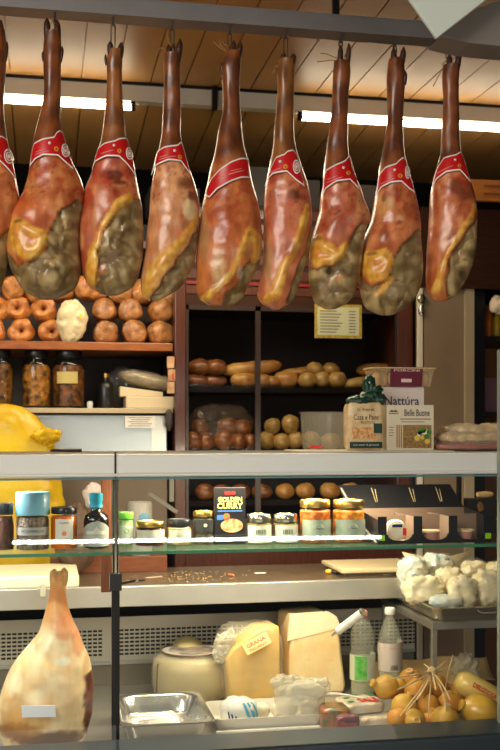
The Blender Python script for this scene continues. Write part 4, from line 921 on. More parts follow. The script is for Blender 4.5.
# ---------------------------------------------------------------- on top of the counter
zt = ztop
p = P(324, 450, .22); s = S(324, .22); rt = 24.5*s
t = thing('plastic_tub', 'empty clear round plastic tub with red mark on the counter top', 'tub', (p.x, .22, zt+.004))
Ht = Z(324, 412, .22)-zt-.004
TUBM = mat('frosted_tub', (206, 196, 170), .15, alpha=.13)
m = MB().lathe([(0, .001), (rt*.82, .001), (rt*.86, .004), (rt*.96, Ht-.008), (rt*1.03, Ht-.006), (rt*1.03, Ht), (rt*.97, Ht), (rt*.94, Ht-.008), (rt*.84, .006), (0, .004)], 40); m.build('tub_wall', TUBM, t)
vs_ = []
for k in range(13):
    a = -.95+.5*k/12*1.2
    for z in (.007, .016): 
        rr_ = rt*(.875+z*.5); vs_.append((rr_*math.sin(a), -rr_*math.cos(a), z))
MB().add(vs_, [(2*k, 2*k+2, 2*k+3, 2*k+1) for k in range(12)]).build('red_mark', mat('red_print', (0, 0, 0)), t)
m = MB()
for k in range(28):
    a = 2*PI*k/28; m.tube([(rt*.87*math.cos(a), rt*.87*math.sin(a), .008), (rt*.955*math.cos(a), rt*.955*math.sin(a), Ht-.012)], .0008, 5)
m.build('rib', TUBM, t)
# paper sheet under the packets
x0_, x1_ = X(302, .1), X(449, .1)
o = MB().bb(x0_, x1_, .05, .36, zt, zt+.003).build('paper_sheet', mat('cream_sheet', (214, 204, 176), .6), smooth=False); tag(o, 'cream paper sheet lying under packets on the counter top', 'paper')
zt2 = zt+.003
# sliced bread bag
Yp = .13; s = S(366, Yp); p = P(366, 450, Yp); W_b = 36*s; Hb_ = Z(366, 402, Yp)-zt2
t = thing('bread_packet', 'bagged sliced bread with dark green twisted top and panel reading Casa e Pane', 'packet', (p.x, Yp, zt2))
MB().blob((0, .035, Hb_/2), (W_b/2, .035, Hb_/2), 40, 28, fn=lambda p, d: p+d*noise.noise(p*45)*.0025, e=.22).build('bag', mat('beige_bread_bag', (206, 170, 120), .25, col2=(226, 204, 160), vscale=30, coat=.3), t)
m = MB().bb(-W_b*.47, W_b*.47, -.0015, .0, Hb_*.05, Hb_*.18); m.build('green_band', mat('dark_green_foil', (14, 56, 38), .3, coat=.4), t, smooth=False)
text_mb('con semi di girasole', W_b*.74, (0, -.0022, Hb_*.115), h=Hb_*.045, bold=.01).build('lettering', WHITE, t, smooth=False)
text_mb('IL PANE', W_b*.5, (-.0, -.0022, Hb_*.84), h=Hb_*.05).build('lettering', INK, t, smooth=False)
text_mb('Casa e Pane', W_b*.72, (0, -.0022, Hb_*.69), h=Hb_*.11).build('lettering', INK, t, smooth=False)
text_mb('RUSTICO', W_b*.4, (.006, -.0022, Hb_*.58), h=Hb_*.05).build('lettering', INK, t, smooth=False)
MB().bb(-W_b*.4, W_b*.28, -.0015, 0, Hb_*.24, Hb_*.48).build('bread_picture', mat('bread_picture', (190, 110, 50), .5, col2=(232, 196, 130), vscale=90), t, smooth=False)
MB().bb(W_b*.22, W_b*.47, -.0018, 0, Hb_*.36, Hb_*.56).build('green_patch', mat('dark_green_foil', (0, 0, 0)), t, smooth=False)
m = MB()
for (bx, bz, r0, r1, r2_, sd) in ((-.012, Hb_+.004, .062, .03, .02, 1), (.02, Hb_+.018, .04, .024, .024, 2), (.02, Hb_+.055, .03, .02, .036, 3), (.05, Hb_+.012, .036, .022, .022, 4), (.034, Hb_+.04, .04, .02, .018, 5)):
    m.blob((bx, .03, bz), (r0*.8, r1, r2_), 30, 20, fn=crinkle(.008, 60, sd))
m.build('twisted_top', mat('dark_green_foil', (0, 0, 0)), t)
# cracker box and the pale box and the tray above
Yq = .14; s = S(414, Yq); xq = X(387, Yq); Wq = 49*s; Hq = Z(412, 405, Yq)-zt2
t = thing('cracker_box', 'cream carton lettered Belle Buone with food picture on the counter top', 'box', (xq, Yq, zt2))
CB = mat('cream_carton', (216, 204, 178), .5)
MB().bb(0, Wq, 0, .10, 0, Hq).build('carton', CB, t, smooth=False, bevel=.001)
MB().bb(Wq-.001, Wq+.0008, .0, .10, 0, Hq).build('side_panel', mat('carton_side', (196, 140, 84), .5, var=.2, vscale=40), t, smooth=False)
text_mb('Belle Buone', Wq*.54, (Wq*.64, -.001, Hq*.83), h=Hq*.15, bold=.008).build('lettering', INK, t, smooth=False)
m = MB()
m.bb(Wq*.28, Wq*.94, -.0008, 0, Hq*.68, Hq*.7); m.bb(Wq*.3, Wq*.8, -.0008, 0, Hq*.62, Hq*.635)
m.prism([(Wq*.04, Hq*.84), (Wq*.1, Hq*.9), (Wq*.14, Hq*.87), (Wq*.18, Hq*.9), (Wq*.24, Hq*.84)], -.0008, 0); m.bb(Wq*.04, Wq*.24, -.0008, 0, Hq*.80, Hq*.82)
for k in range(4): m.bb(Wq*.04, Wq*(.15-.02*(k % 2)), -.0008, 0, Hq*(.5-k*.06), Hq*(.515-k*.06))
text_ = m.build('small_print', mat('brown_print', (120, 90, 60), .6), t, smooth=False)
MB().bb(Wq*.34, Wq*.95, -.0008, 0, Hq*.05, Hq*.56).build('food_picture', mat('crispbread_picture', (120, 90, 48), .5, col2=(170, 136, 80), vscale=120), t, smooth=False)
m = MB()
for k in range(3): m.bb(Wq*(.2+.045*k), Wq*(.225+.045*k), -.0009, 0, Hq*.06, Hq*.56)
m.build('cracker_picture', mat('brown_stick', (160, 110, 60), .5), t, smooth=False)
for nm, c, pts in (('leaf_picture', (70, 130, 40), [(.7, .4), (.84, .3), (.78, .44), (.9, .4)]), ('egg_picture', (226, 196, 70), [(.64, .27), (.76, .3), (.86, .2)]), ('cheese_picture', (236, 232, 214), [(.7, .36), (.82, .4)])):
    m = MB()
    for (u, v) in pts: m.lathe([(Wq*.06, 0), (Wq*.055, .0006), (0, .0006)], 14, (Wq*u, 0, Hq*v), axis='Y')
    m.v = [(v[0], -.0007-v[1], v[2]) for v in m.v]; m.build(nm, mat(nm, c, .5), t, smooth=False)
# pale Nattura box behind
Yn = .26; xn = X(383, Yn); Wn = X(424, Yn)-xn; Hn = Z(404, 387, Yn)-zt2
t = thing('tall_carton', 'pale carton lettered Nattura standing behind the cracker box', 'box', (xn, Yn, zt2))
MB().bb(0, Wn, 0, .07, 0, Hn).build('carton', mat('pale_pink_carton', (222, 208, 200), .5), t, smooth=False, bevel=.001)
text_mb('Nattúra', Wn*.84, (Wn*.46, -.001, Hn*.78), h=Hn*.14, bold=.008).build('lettering', mat('navy_ink', (36, 42, 72), .5), t, smooth=False)
MB().bb(Wn*.14, Wn*.72, -.0009, 0, Hn*.635, Hn*.655).build('red_line', mat('red_print', (0, 0, 0)), t, smooth=False)
# tray with purple label on top of it
x0_ = X(373, Yn-.01); x1_ = X(434, Yn-.01); Wm = x1_-x0_; Hm = 19*S(400, Yn)
t = thing('mushroom_punnet', 'film covered punnet with purple label lying on top of the pale carton', 'punnet', (x0_, Yn-.01, zt2+Hn))
m = MB().add([(.012, .0, 0), (Wm-.012, 0, 0), (Wm-.012, .09, 0), (.012, .09, 0), (0, -.008, Hm), (Wm, -.008, Hm), (Wm, .1, Hm), (0, .1, Hm)], [(0, 3, 2, 1), (4, 5, 6, 7), (0, 1, 5, 4), (1, 2, 6, 5), (2, 3, 7, 6), (3, 0, 4, 7)])
m.build('punnet_tray', mat('clear_punnet', (214, 190, 150), .25, alpha=.3), t, smooth=False, bevel=.004)
MB().bb(-.004, Wm+.004, -.011, .103, Hm-.003, Hm+.001).build('rim', mat('punnet_rim', (206, 180, 130), .35), t, smooth=False, bevel=.001)
m = MB()
for k in range(7): m.blob((.024+k*(Wm-.048)/6, .035+.02*(k % 2), Hm*.45), (.016, .02, Hm*.36), 14, 10, fn=crinkle(.002, 60, k))
m.build('contents', mat('pale_mushroom', (206, 160, 110), .5, var=.2), t)
lm = MB().add([(Wm*.27, -.0095, Hm), (Wm*.8, -.0095, Hm), (Wm*.8, -.0018, .001), (Wm*.27, -.0018, .001), (Wm*.27, -.0105, Hm+.002), (Wm*.8, -.0105, Hm+.002)], [(0, 1, 2, 3), (4, 5, 1, 0)])
l_ = lm.build('purple_label', mat('purple_label', (96, 22, 42), .4), t, smooth=False)
sl = lambda x, z: (Wm*.535+x, -.0105+(Hm-z)*.0085/Hm*1.0-.0, z)
text_mb('PORCINI', Wm*.42, (0, 0, 0), fn=lambda x, z: (Wm*.535+x, -.0118+(Hm-(Hm*.86+z))*.36/1*.3, Hm*.86+z), h=Hm*.13, bold=.01).build('lettering', mat('pink_print', (226, 190, 190), .5), l_, smooth=False)
m = MB().add([(Wm*.45, -.0078, Hm*.42), (Wm*.62, -.0078, Hm*.42), (Wm*.62, -.0060, Hm*.24), (Wm*.45, -.0060, Hm*.24)], [(0, 1, 2, 3)]); m.build('small_print', mat('pink_print', (0, 0, 0)), l_, smooth=False)
# white backing for the packet? no. bags of flatbread at right
for k, (pa, pb, zc_, hh, cc, lab, yy) in enumerate(((434, 530, .014, .013, (170, 24, 20), 'red bottomed film bag of flatbread, lowest of the pile at the right counter end', .15), (438, 530, .043, .019, (220, 186, 130), 'clear film bag of pale flatbread, middle of the pile at the right counter end', .17), (447, 525, .072, .014, (226, 196, 142), 'clear film bag of pale flatbread, topmost of the pile at the right counter end', .19))):
    xa_, xb_ = X(pa, yy), X(pb, yy); 
    t = thing('flatbread_bag', lab, 'bread bag', ((xa_+xb_)/2, yy+.05, zt+zc_), group='film bags of flatbread')
    MB().blob((0, 0, 0), ((xb_-xa_)/2*.94, .07, hh), 50, 20, fn=crinkle(.014 if k else .005, 26, k+3), e=.6).build('flatbread', mat('flatbread%d' % min(k, 1), cc, .3, var=.35, vscale=22, coat=.7, bump=.6, bscale=30), t)
    MB().blob((0, 0, 0), ((xb_-xa_)/2, .085, hh+.005), 50, 20, fn=crinkle(.012, 30, k+9), e=.6).build('film', FILM, t)
# sunglasses/pen thing at left of counter top
t = thing('dark_marker', 'dark slim marker pen lying on the counter top beside the yellow sack', 'pen', (X(50, .2), .2, zt+.006))
MB().lathe([(.004, 0), (.006, .01), (.006, .075), (.004, .09)], 12, axis='X', sy=.8).build('barrel', mat('dark_pen', (40, 30, 34), .25, coat=.4), t)
MB().lathe([(.0068, .05), (.0068, .10)], 12, axis='X', sy=.8).build('cap', mat('dark_pen_cap', (60, 40, 44), .3), t)
# right corner post of case and pale blurred end
o = MB().bb(X(497, -.03), X(520, -.03), -.05, -.03, zsill, Z(497, 350, -.03)).build('end_panel', mat('grey_green_glass', (150, 160, 150), .3, alpha=.6), case, smooth=False)
# ---------------------------------------------------------------- things on the case deck
def bump_(amp, sc_, seed=0):
    return lambda p, d: p+d*noise.noise(p*sc_+Vector((seed, seed*2, 0)))*amp
# stainless pan
Yp = .28; xa_, xb_ = X(121, Yp-.18), X(213, Yp-.18); zr = zdeck+.05
t = thing('steel_pan', 'empty shallow rounded stainless steel pan right of the pole', 'pan', ((xa_+xb_)/2, Yp, zdeck))
W2 = (xb_-xa_)/2; D2 = .19
def rr_loop(w, d, r, z, n=8):
    pts = []
    for cx, cy, a0 in ((w-r, d-r, 0), (-w+r, d-r, PI/2), (-w+r, -d+r, PI), (w-r, -d+r, 1.5*PI)):
        for i in range(n+1):
            a = a0+PI/2*i/n; pts.append((cx+r*math.cos(a), cy+r*math.sin(a), z))
    return pts
def loft(mb, loops, cap=True, cap0=False):
    k = len(mb.v); n = len(loops[0]); vs_ = [p for l in loops for p in l]; fs = []
    for j in range(len(loops)-1):
        for i in range(n):
            q = (i+1) % n; fs.append((j*n+i, j*n+q, (j+1)*n+q, (j+1)*n+i))
    if cap: fs.append(tuple(range((len(loops)-1)*n, len(loops)*n)))
    if cap0: fs.append(tuple(range(n))[::-1])
    return mb.add(vs_, fs)
m = MB(); h = .078
loft(m, [rr_loop(W2+.008, D2+.008, .03, h-.004), rr_loop(W2+.008, D2+.008, .03, h), rr_loop(W2-.004, D2-.004, .075, h), rr_loop(W2-.012, D2-.012, .075, h-.006), rr_loop(W2-.026, D2-.026, .075, .026), rr_loop(W2-.036, D2-.036, .07, .014), rr_loop(W2-.06, D2-.06, .05, .008)])
loft(m, [rr_loop(W2+.006, D2+.006, .03, h-.004), rr_loop(W2-.010, D2-.010, .05, h-.010), rr_loop(W2-.028, D2-.028, .05, .006), rr_loop(W2-.05, D2-.05, .04, .0)])
m.build('pan_body', mat('polished_pan', (214, 212, 206), .2, .85), t)
# wrapped cheese wheel
Yk = .72; s = S(192, Yk); p = P(192, 690, Yk); r = 39*s
hk = Z(192, 656, Yk-.12)-zdeck-.03
t = thing('wrapped_round_cheese', 'film wrapped grey-green cheese wheel with printed disc label behind the steel pan', 'cheese', (p.x, Yk, zdeck))
H_ = .162
MB().lathe([(r*.86, .0), (r*.97, .02), (r, .06), (r, H_-.05), (r*.96, H_-.02), (r*.8, H_-.002), (0, H_)], 48).build('cheese', mat('green_cream_cheese', (182, 164, 112), .35, var=.08, vscale=6), t)
MB().lathe([(r*.88, -.0), (r*1.0, .018), (r*1.025, .06), (r*1.03, H_-.05), (r*.99, H_-.012), (r*.8, H_+.006), (0, H_+.007)], 60, fn=lambda q: q+q.normalized()*abs(noise.noise(q*30))*.006).build('film', FILM, t)
m = MB().lathe([(0, 0), (r*.78, 0), (r*.78, .002), (0, .002)], 40, (0, 0, H_+.008), mi=0); l_ = m.build('label', mat('white_disc', (226, 222, 206), .4), t)
MB().lathe([(0, 0), (r*.6, 0), (r*.6, .001), (0, .001)], 30, (0, .0, H_+.0102)).build('label_print', mat('disc_print', (120, 100, 90), .4, col2=(214, 200, 180), vscale=22), l_)
m = MB(); m.tube([((r*1.035)*math.cos(a), (r*1.035)*math.sin(a), z) for a, z in ((-2.75, .03), (-2.72, .09), (-2.7, .13), (-2.66, H_-.02))], .0022, 6); m.tube([((r*.8)*math.cos(a), (r*.8)*math.sin(a), H_+.012) for a in [i*.3 for i in range(21)]], .003, 6, closed=True)
m.build('gathered_fold', mat('brown_fold', (120, 84, 60), .35), t)
# pale pear shaped cheese behind
p = P(187, 648, .83)
o = MB().lathe([(.0, -.062), (.04, -.058), (.066, -.02), (.066, .0), (.05, .025), (.022, .040), (0, .045)], 32).build('small_cheese', mat('ivory_cheese', (226, 206, 140), .4), loc=(p.x, .83, zdeck+.16)); tag(o, 'ivory rounded small cheese peeking out behind the wrapped wheel', 'cheese')
o2 = MB().lathe([(.075, 0), (.08, .01), (.08, .085), (.075, .098)], 30).build('plain_cheese_drum', mat('dull_cream_drum', (206, 190, 150), .5), loc=(p.x, .845, zdeck)); tag(o2, 'cream drum supporting the small ivory cheese behind the wrapped wheel', 'cheese')
# big cheese block
def poly3(mb, poly, y0, y1): return mb.prism(poly, y0, y1)
Yg = .62; s = S(315, Yg); p = P(288, 690, Yg)
t = thing('cheese_wedge', 'large yellow-ivory hard cheese wedge, tallest thing in the middle of the case', 'cheese', (p.x, Yg, zdeck), .12)
hh = Z(315, 611, Yg+.05)-zdeck
m = MB(); m.prism([(0.004, 0), (.228, 0), (.236, .03), (.206, hh-.06), (.19, hh-.022), (.16, hh), (.014, hh-.004)], 0, .16)
o = m.build('cheese_body', mat('hard_cheese', (248, 212, 146), .5, col2=(255, 230, 176), vscale=9, bump=.35, bscale=35), t, bevel=.012)
m = MB(); m.prism([(-.004, hh-.1), (.215, hh-.062), (.195, hh-.018), (.16, hh+.003), (.008, hh)], -.002, .0); 
m.build('cut_face', mat('pale_cut', (255, 238, 194), .5, var=.05, vscale=12), t, smooth=False, bevel=.0008)
m = MB(); m.prism([(.2, .002), (.235, 0), (.24, .03), (.21, hh-.06), (.19, hh-.02), (.186, hh-.03), (.2, hh-.07)], .0, .158)
# wrapped wedge with red print
Yh = .56; s = S(250, Yh); p = P(226, 690, Yh)
t = thing('wrapped_cheese_wedge', 'yellow cheese wedge in clear film with red lettering, left of the tall hard cheese', 'cheese', (p.x, Yh, zdeck), .1)
W_h = 58*s; h0 = Z(250, 650, Yh)-zdeck; h1_ = Z(250, 628, Yh)-zdeck
m = MB(); m.prism([(.02, 0), (W_h, 0), (W_h-.006, h1_), (W_h*.62, h1_-.006), (.03, h0+.01), (.0, h0-.03)], 0, .13)
m.build('cheese_body', mat('yellow_cheese', (240, 196, 96), .4, var=.1, vscale=14), t, bevel=.01)
m = MB(); m.blob((W_h*.5, .065, h1_*.5), (W_h*.56, .08, h1_*.52), 60, 40, fn=crinkle(.010, 26, 4), e=.45); m.build('film', FILM, t)
m = MB()
for sd, (bx, bz, q) in enumerate(((.0, h0+.02, .035), (.02, h0+.045, .026), (-.008, h0-.02, .03))): m.blob((bx, .03, bz), (q, q*.6, q), 24, 16, fn=crinkle(.014, 50, sd))
m.build('gathered_film', FILM2, t)
al = math.atan2(h1_-h0, W_h*.7)
lw = MB(); lw.box((0, 0, 0), (.10, .0012, .044)); 
l_ = lw.build('label', mat('label_cream', (250, 214, 140), .4), t, smooth=False, loc=(W_h*.52, -.022, h1_*.80)); l_.rotation_euler = (-.5, -.42, 0)
o = text_mb('GRANA', .078, (0, -.001, .006), h=.016, bold=.02).build('lettering', mat('red_print', (0, 0, 0)), l_, smooth=False)
o = text_mb('PADANO', .07, (0, -.001, -.013), h=.012, bold=.02).build('lettering', mat('red_print', (0, 0, 0)), l_, smooth=False)
# white foam tray with packets in front
Yw_ = .22; xa_, xb_ = X(214, Yw_), X(325, Yw_)
t = thing('white_tray', 'white plastic tray in front of the wrapped cheeses', 'tray', ((xa_+xb_)/2, Yw_+.10, zdeck))
W2 = (xb_-xa_)/2; D2 = .12
m = MB(); loft(m, [rr_loop(W2-.02, D2-.02, .02, 0), rr_loop(W2, D2, .025, .05), rr_loop(W2-.003, D2-.003, .025, .05), rr_loop(W2-.024, D2-.024, .02, .004)], cap0=True)
m.build('tray_body', mat('white_foam', (222, 216, 200), .5), t)
MB().bb(-W2*.98, W2, -D2-.012, -D2+.004, .0, .014).build('front_lip', mat('white_foam', (0, 0, 0)), t, smooth=False, bevel=.003)
zt_ = zdeck+.006
p = P(243, 702, .2)
t = thing('mozzarella_packet', 'white milk-film mozzarella packet with blue stripes on the white tray', 'packet', (p.x, .27, zt_+.045))
m = MB().blob((0, 0, 0), (.062, .045, .052), 50, 32, fn=crinkle(.008, 24, 2), e=.8); m.build('packet', mat('milky_plastic', (240, 238, 226), .3, coat=.4), t)
m = MB(); 
def onblob(u, v, o=.0): 
    d = Vector((math.sin(u)*math.cos(v), -math.cos(u)*math.cos(v), math.sin(v))); return (d.x*.070+0, d.y*.054, d.z*.060)
for k in range(3):
    vs_ = []
    for i in range(13):
        v = -.75+1.5*i/12; u = .25+k*.3-.25*v
        vs_ += [onblob(u, v), onblob(u+.16, v)]
    m.add(vs_, [(2*i, 2*i+2, 2*i+3, 2*i+1) for i in range(12)])
m.build('blue_stripe', mat('sky_blue_print', (90, 170, 205), .4), t)
m = MB()
for k in range(4):
    vs_ = []
    for i in range(5):
        u = -.75+k*.2+.02*i; vs_ += [onblob(u, .25-.28*k*.4), onblob(u+.09, -.15-.28*k*.4)]
    m.add(vs_, [(2*i, 2*i+2, 2*i+3, 2*i+1) for i in range(4)])
m.build('navy_print', mat('navy_print2', (30, 46, 90), .4), t)
# ricotta tubs in a bag
t = thing('plastic_bag', 'translucent crumpled bag of white cheese tubs on the white tray', 'bag', (X(300, .26), .27, zt_))
m = MB()
def bagfn(p, d):
    q = p.copy(); f = 1+.22*sst(-.04, .09, p.z); q.x *= f; return crinkle(.007, 26, 8)(q, d)
m.blob((0, 0, .075), (.078, .06, .074), 60, 40, fn=bagfn, e=.55); m.build('bag_film', FILM2, t)
m = MB(); m.blob((-.05, -.01, .145), (.05, .03, .02), 40, 20, fn=crinkle(.016, 30, 31)); m.build('bag_mouth', FILM2, t)
m = MB(); m.blob((.06, -.01, .12), (.05, .03, .03), 40, 20, fn=crinkle(.018, 30, 33)); m.build('bag_mouth', FILM2, t)
for k, (bx, by, bz) in enumerate(((-.036, -.0, .03), (.034, -.0, .03), (-.002, .01, .1), (.055, .02, .095))):
    o = MB().lathe([(.022, 0), (.03, .05), (.031, .053), (0, .054)], 24).build('cheese_tub', mat('white_cheese_tub', (236, 234, 224), .4), loc=(X(300, .26)+bx, .27+by, zt_+bz-.025))
    tag(o, ['lower left white tub inside the translucent bag', 'lower right white tub inside the translucent bag', 'upper left white tub inside the translucent bag', 'upper right white tub inside the translucent bag'][k], 'tub', 'white tubs in the translucent bag')
for k, px in enumerate((262, 283)):
    o = MB().blob((0, 0, .03), (.034, .03, .03), 30, 20, fn=crinkle(.004, 40, k)).build('white_bun_cheese', mat('fresh_white_cheese', (238, 230, 206), .4, sss=.1), loc=(X(px, .3), .33, zt_)); tag(o, ['white fresh cheese ball on the tray beside the striped packet', 'white fresh cheese ball on the tray behind the bag'][k], 'cheese')
# scoop with silver handle stuck by the hard cheese
a = P(338, 631, .58); b_ = P(362, 613, .52)
t = thing('metal_cylinder', 'short shiny steel tube handle slanting between hard cheese and water bottle', 'utensil', (0, 0, 0))
MB().tube([a, b_], .0165, 16).build('tube', mat('bright_steel', (235, 235, 230), .25, .3), t)
MB().tube([b_, b_+(b_-a).normalized()*.008], .0175, 16).build('collar', SILV, t); MB().tube([a, a+(a-b_).normalized()*.03], [.009, .005], 10).build('blade', STEEL, t)
# bottles
PET = mat('clear_bottle', (214, 216, 190), .05, alpha=.2, coat=.5)
def bottle(px0, px1, ytop, Y, lab, capc, lblc, z0, z1, extra):
    s = S((px0+px1)/2, Y); r = (px1-px0)/2*s; x = X((px0+px1)/2, Y); H = Z(px0, ytop, Y)-zdeck
    t = thing('water_bottle', lab, 'bottle', (x, Y, zdeck), group='clear bottles in the case')
    if extra == 'g': prof = [(r*.5, 0), (r*.9, .006), (r*.98, .02), (r*.9, H*.16), (r, H*.2), (r, H*.5), (r*.88, H*.56), (r*.98, H*.64), (r*.94, H*.74), (r*.6, H*.87), (r*.3, H*.92), (r*.3, H*.97)]
    else: prof = [(r*.6, 0), (r*.96, .006), (r, .02), (r, H*.62), (r*.92, H*.7), (r*.55, H*.83), (r*.36, H*.9), (r*.34, H*.96)]
    MB().lathe(prof, 32).build('bottle_body', PET, t)
    MB().lathe([(0, .004), (r*.85, .008), (r*.92, .03), (r*.92, H*.46), (0, H*.46)], 28).build('water', mat('water', (230, 226, 180), .05, alpha=.35), t)
    MB().lathe([(r*.42, H*.925), (r*.44, H*.93), (r*.44, H*.985), (r*.38, H), (0, H)], 24).build('cap', mat('cap_'+extra, capc, .4), t)
    vs_ = []; n = 24
    for k in range(n+1):
        a = -2.2+4.4*k/n
        for z in (H*z0, H*z1+(.02*H*a*.3 if extra != 'g' else 0)): vs_.append(((r+.001)*math.sin(a), -(r+.001)*math.cos(a), z))
    l_ = MB().add(vs_, [(2*k, 2*k+2, 2*k+3, 2*k+1) for k in range(n)]).build('label', mat('bottle_label_'+extra, lblc, .5), t)
    return t, l_, r, H
t, l_, r, H = bottle(350, 375, 611, .60, 'clear water bottle with pink cap and green printed label', (226, 130, 120), (200, 204, 176), .2, .5, 'g')
vs_ = []
for k in range(9):
    a = -.95+1.0*k/8
    for z in (H*.21, H*.49): vs_.append(((r+.0016)*math.sin(a), -(r+.0016)*math.cos(a), z))
MB().add(vs_, [(2*k, 2*k+2, 2*k+3, 2*k+1) for k in range(8)]).build('green_print', mat('green_print', (60, 170, 50), .5, col2=(150, 200, 120), vscale=30), l_)
t, l_, r, H = bottle(378, 402, 608, .58, 'clear water bottle with white cap and pale pink label', (226, 220, 206), (206, 190, 172), .3, .62, 'p')
text_mb('AQUA', .035, (0, 0, H*.56), r=r+.0016, h=.008).build('lettering', mat('faint_red_print', (200, 110, 90), .5), l_)
m = MB()
for k in range(7): 
    a = -.25+k*.09; m.box(((r+.0012)*math.sin(a), -(r+.0012)*math.cos(a), H*.345), (.0022 if k % 2 else .0012, .001, .018), rz=a)
m.build('barcode', INK, l_, smooth=False)
# vacuum packs in front
zz_ = zdeck
for k, (xx, yy, w_, d_, h_, rz, c1, c2, lab) in enumerate((
    (X(374, .2), .22, .13, .12, .042, .1, (226, 214, 186), (200, 180, 150), 'white packet, lower one of the pair below the water bottles'),
    (X(362, .22), .25, .15, .13, .038, .12, (226, 220, 200), (206, 190, 160), 'white packet with red and green print on top of its twin below the water bottles'),
    (X(334, .2), .2, .10, .11, .08, -.15, (176, 100, 60), (56, 84, 40), 'reddish green vacuum packet of vegetables at the left of the packets'),
    (X(347, .11), .105, .08, .03, .07, .0, (70, 44, 52), (130, 40, 40), 'small dark maroon pouch standing at the front of the packets'))):
    zb_ = zz_+(.044 if k == 1 else 0)
    t = thing('food_packet', lab, 'packet', (xx, yy, zb_), rz)
    m = MB().blob((0, 0, h_/2), (w_/2, d_/2, h_/2), 50, 24, fn=crinkle(.003, 40, k), e=.4)
    m.build('pouch', mat('pouch%d' % k, c1, .28, col2=c2, vscale=28, coat=.5, bump=.4), t)
    if k == 1:
        m = MB()
        text_mb('SALE', .07, (.02, 0, 0), fn=lambda x, z: (.02+x, -.025+z, h_+.0022), h=.05, bold=.04).build('red_lettering', mat('red_print', (0, 0, 0)), t, smooth=False)
        for q in ((-.045, -.03), (-.04, .02), (.055, .035), (.0, .045)): m.blob((q[0], q[1], h_+.001), (.014, .009, .0016), 14, 8, fn=crinkle(.003, 90))
        m.build('leaf_print', mat('leaf_print', (60, 130, 60), .5), t)
    if k == 3: text_mb('Parma', .05, (0, -.0195, .045), h=.014, bold=.02).build('red_lettering', mat('red_print', (0, 0, 0)), t, smooth=False)
# white spoon handle lying over the packets
o = MB().tube([P(320, 694, .24), P(338, 694, .22), P(364, 698, .18)], [.006, .005, .003], 8).build('plastic_stick', mat('white_plastic', (235, 228, 205), .4)); tag(o, 'thin white plastic stick lying across the packets', 'stick')
# smoked cheeses on strings
SCM = mat('smoked_cheese_skin', (204, 150, 48), .5, col2=(182, 112, 30), vscale=14)
SCM2 = mat('pale_cheese_skin', (212, 168, 70), .5, col2=(192, 142, 48), vscale=14)
def scam(px, py, r_px, Y, k, lab, tilt_=(0, 0), neck=True, m_=SCM):
    s = S(px, Y); r = r_px*s; c = P(px, py, Y)
    t = thing('scamorza_cheese', lab, 'cheese', c, group='smoked cheeses tied with raffia'); t.rotation_euler = (tilt_[0], tilt_[1], k*.7)
    pr = [(0, -r*1.05), (r*.45, -r*.98), (r*.82, -r*.62), (r, -r*.1), (r*.95, r*.3), (r*.68, r*.68), (r*.3, r*.92), (r*.2, r*1.05)]
    if neck: pr += [(r*.34, r*1.2), (r*.3, r*1.38), (0, r*1.45)]
    else: pr += [(0, r*1.08)]
    MB().lathe(pr, 26, fn=lambda q: q*(1+noise.noise(q*22+Vector((k, 0, 0)))*.06)).build('cheese_body', m_, t)
    MB().tube([(r*.24*math.cos(a), r*.24*math.sin(a), r*1.06) for a in [i*.52 for i in range(12)]], .0022, 6, closed=True).build('raffia_tie', mat('raffia', (206, 180, 130), .7), t)
    return t
top = P(432, 672, .16)
SC = [(386, 687, 12.5, .22, 'leftmost smoked cheese of the tied bunch', (.2, -1.2), SCM2), (397, 689, 11, .28, 'smoked cheese just right of the leftmost one, partly behind it', (.2, .5), SCM2), (411, 680, 12, .30, 'highest smoked cheese at the back of the tied bunch', (-.2, -.5), SCM),
      (417, 691, 13, .2, 'smoked cheese in the upper middle of the bunch under the raffia knot', (.3, .4), SCM), (404, 706, 13, .15, 'smoked cheese in the middle row, second column of the bunch', (.2, -.5), SCM2), (428, 706, 12.5, .16, 'smoked cheese in the centre of the bunch below the knot', (.1, .6), SCM), (398, 719, 11.5, .09, 'small orange smoked cheese at the lower left of the bunch', (.3, -1.4), SCM),
      (413, 722, 13, .07, 'front smoked cheese, lower left of centre', (.2, 1.2), SCM2), (430, 721, 10, .12, 'small smoked cheese low between two front ones', (.1, .3), SCM), (445, 719, 14, .08, 'front smoked cheese, lower right of the bunch', (.15, .1), SCM2), (436, 686, 12, .26, 'shaded smoked cheese at upper right of the bunch', (.0, -.8), SCM), (450, 704, 13, .17, 'smoked cheese at the right of the bunch with ring grooves', (.1, .9), SCM), (456, 694, 11.5, .26, 'smoked cheese at the far right of the tied bunch', (.2, -.3), SCM)]
for k, (px, py, r_, Y, lab, tl, m_) in enumerate(SC): scam(px, py, r_, Y, k, lab, tl, k in (0, 5, 8), m_)
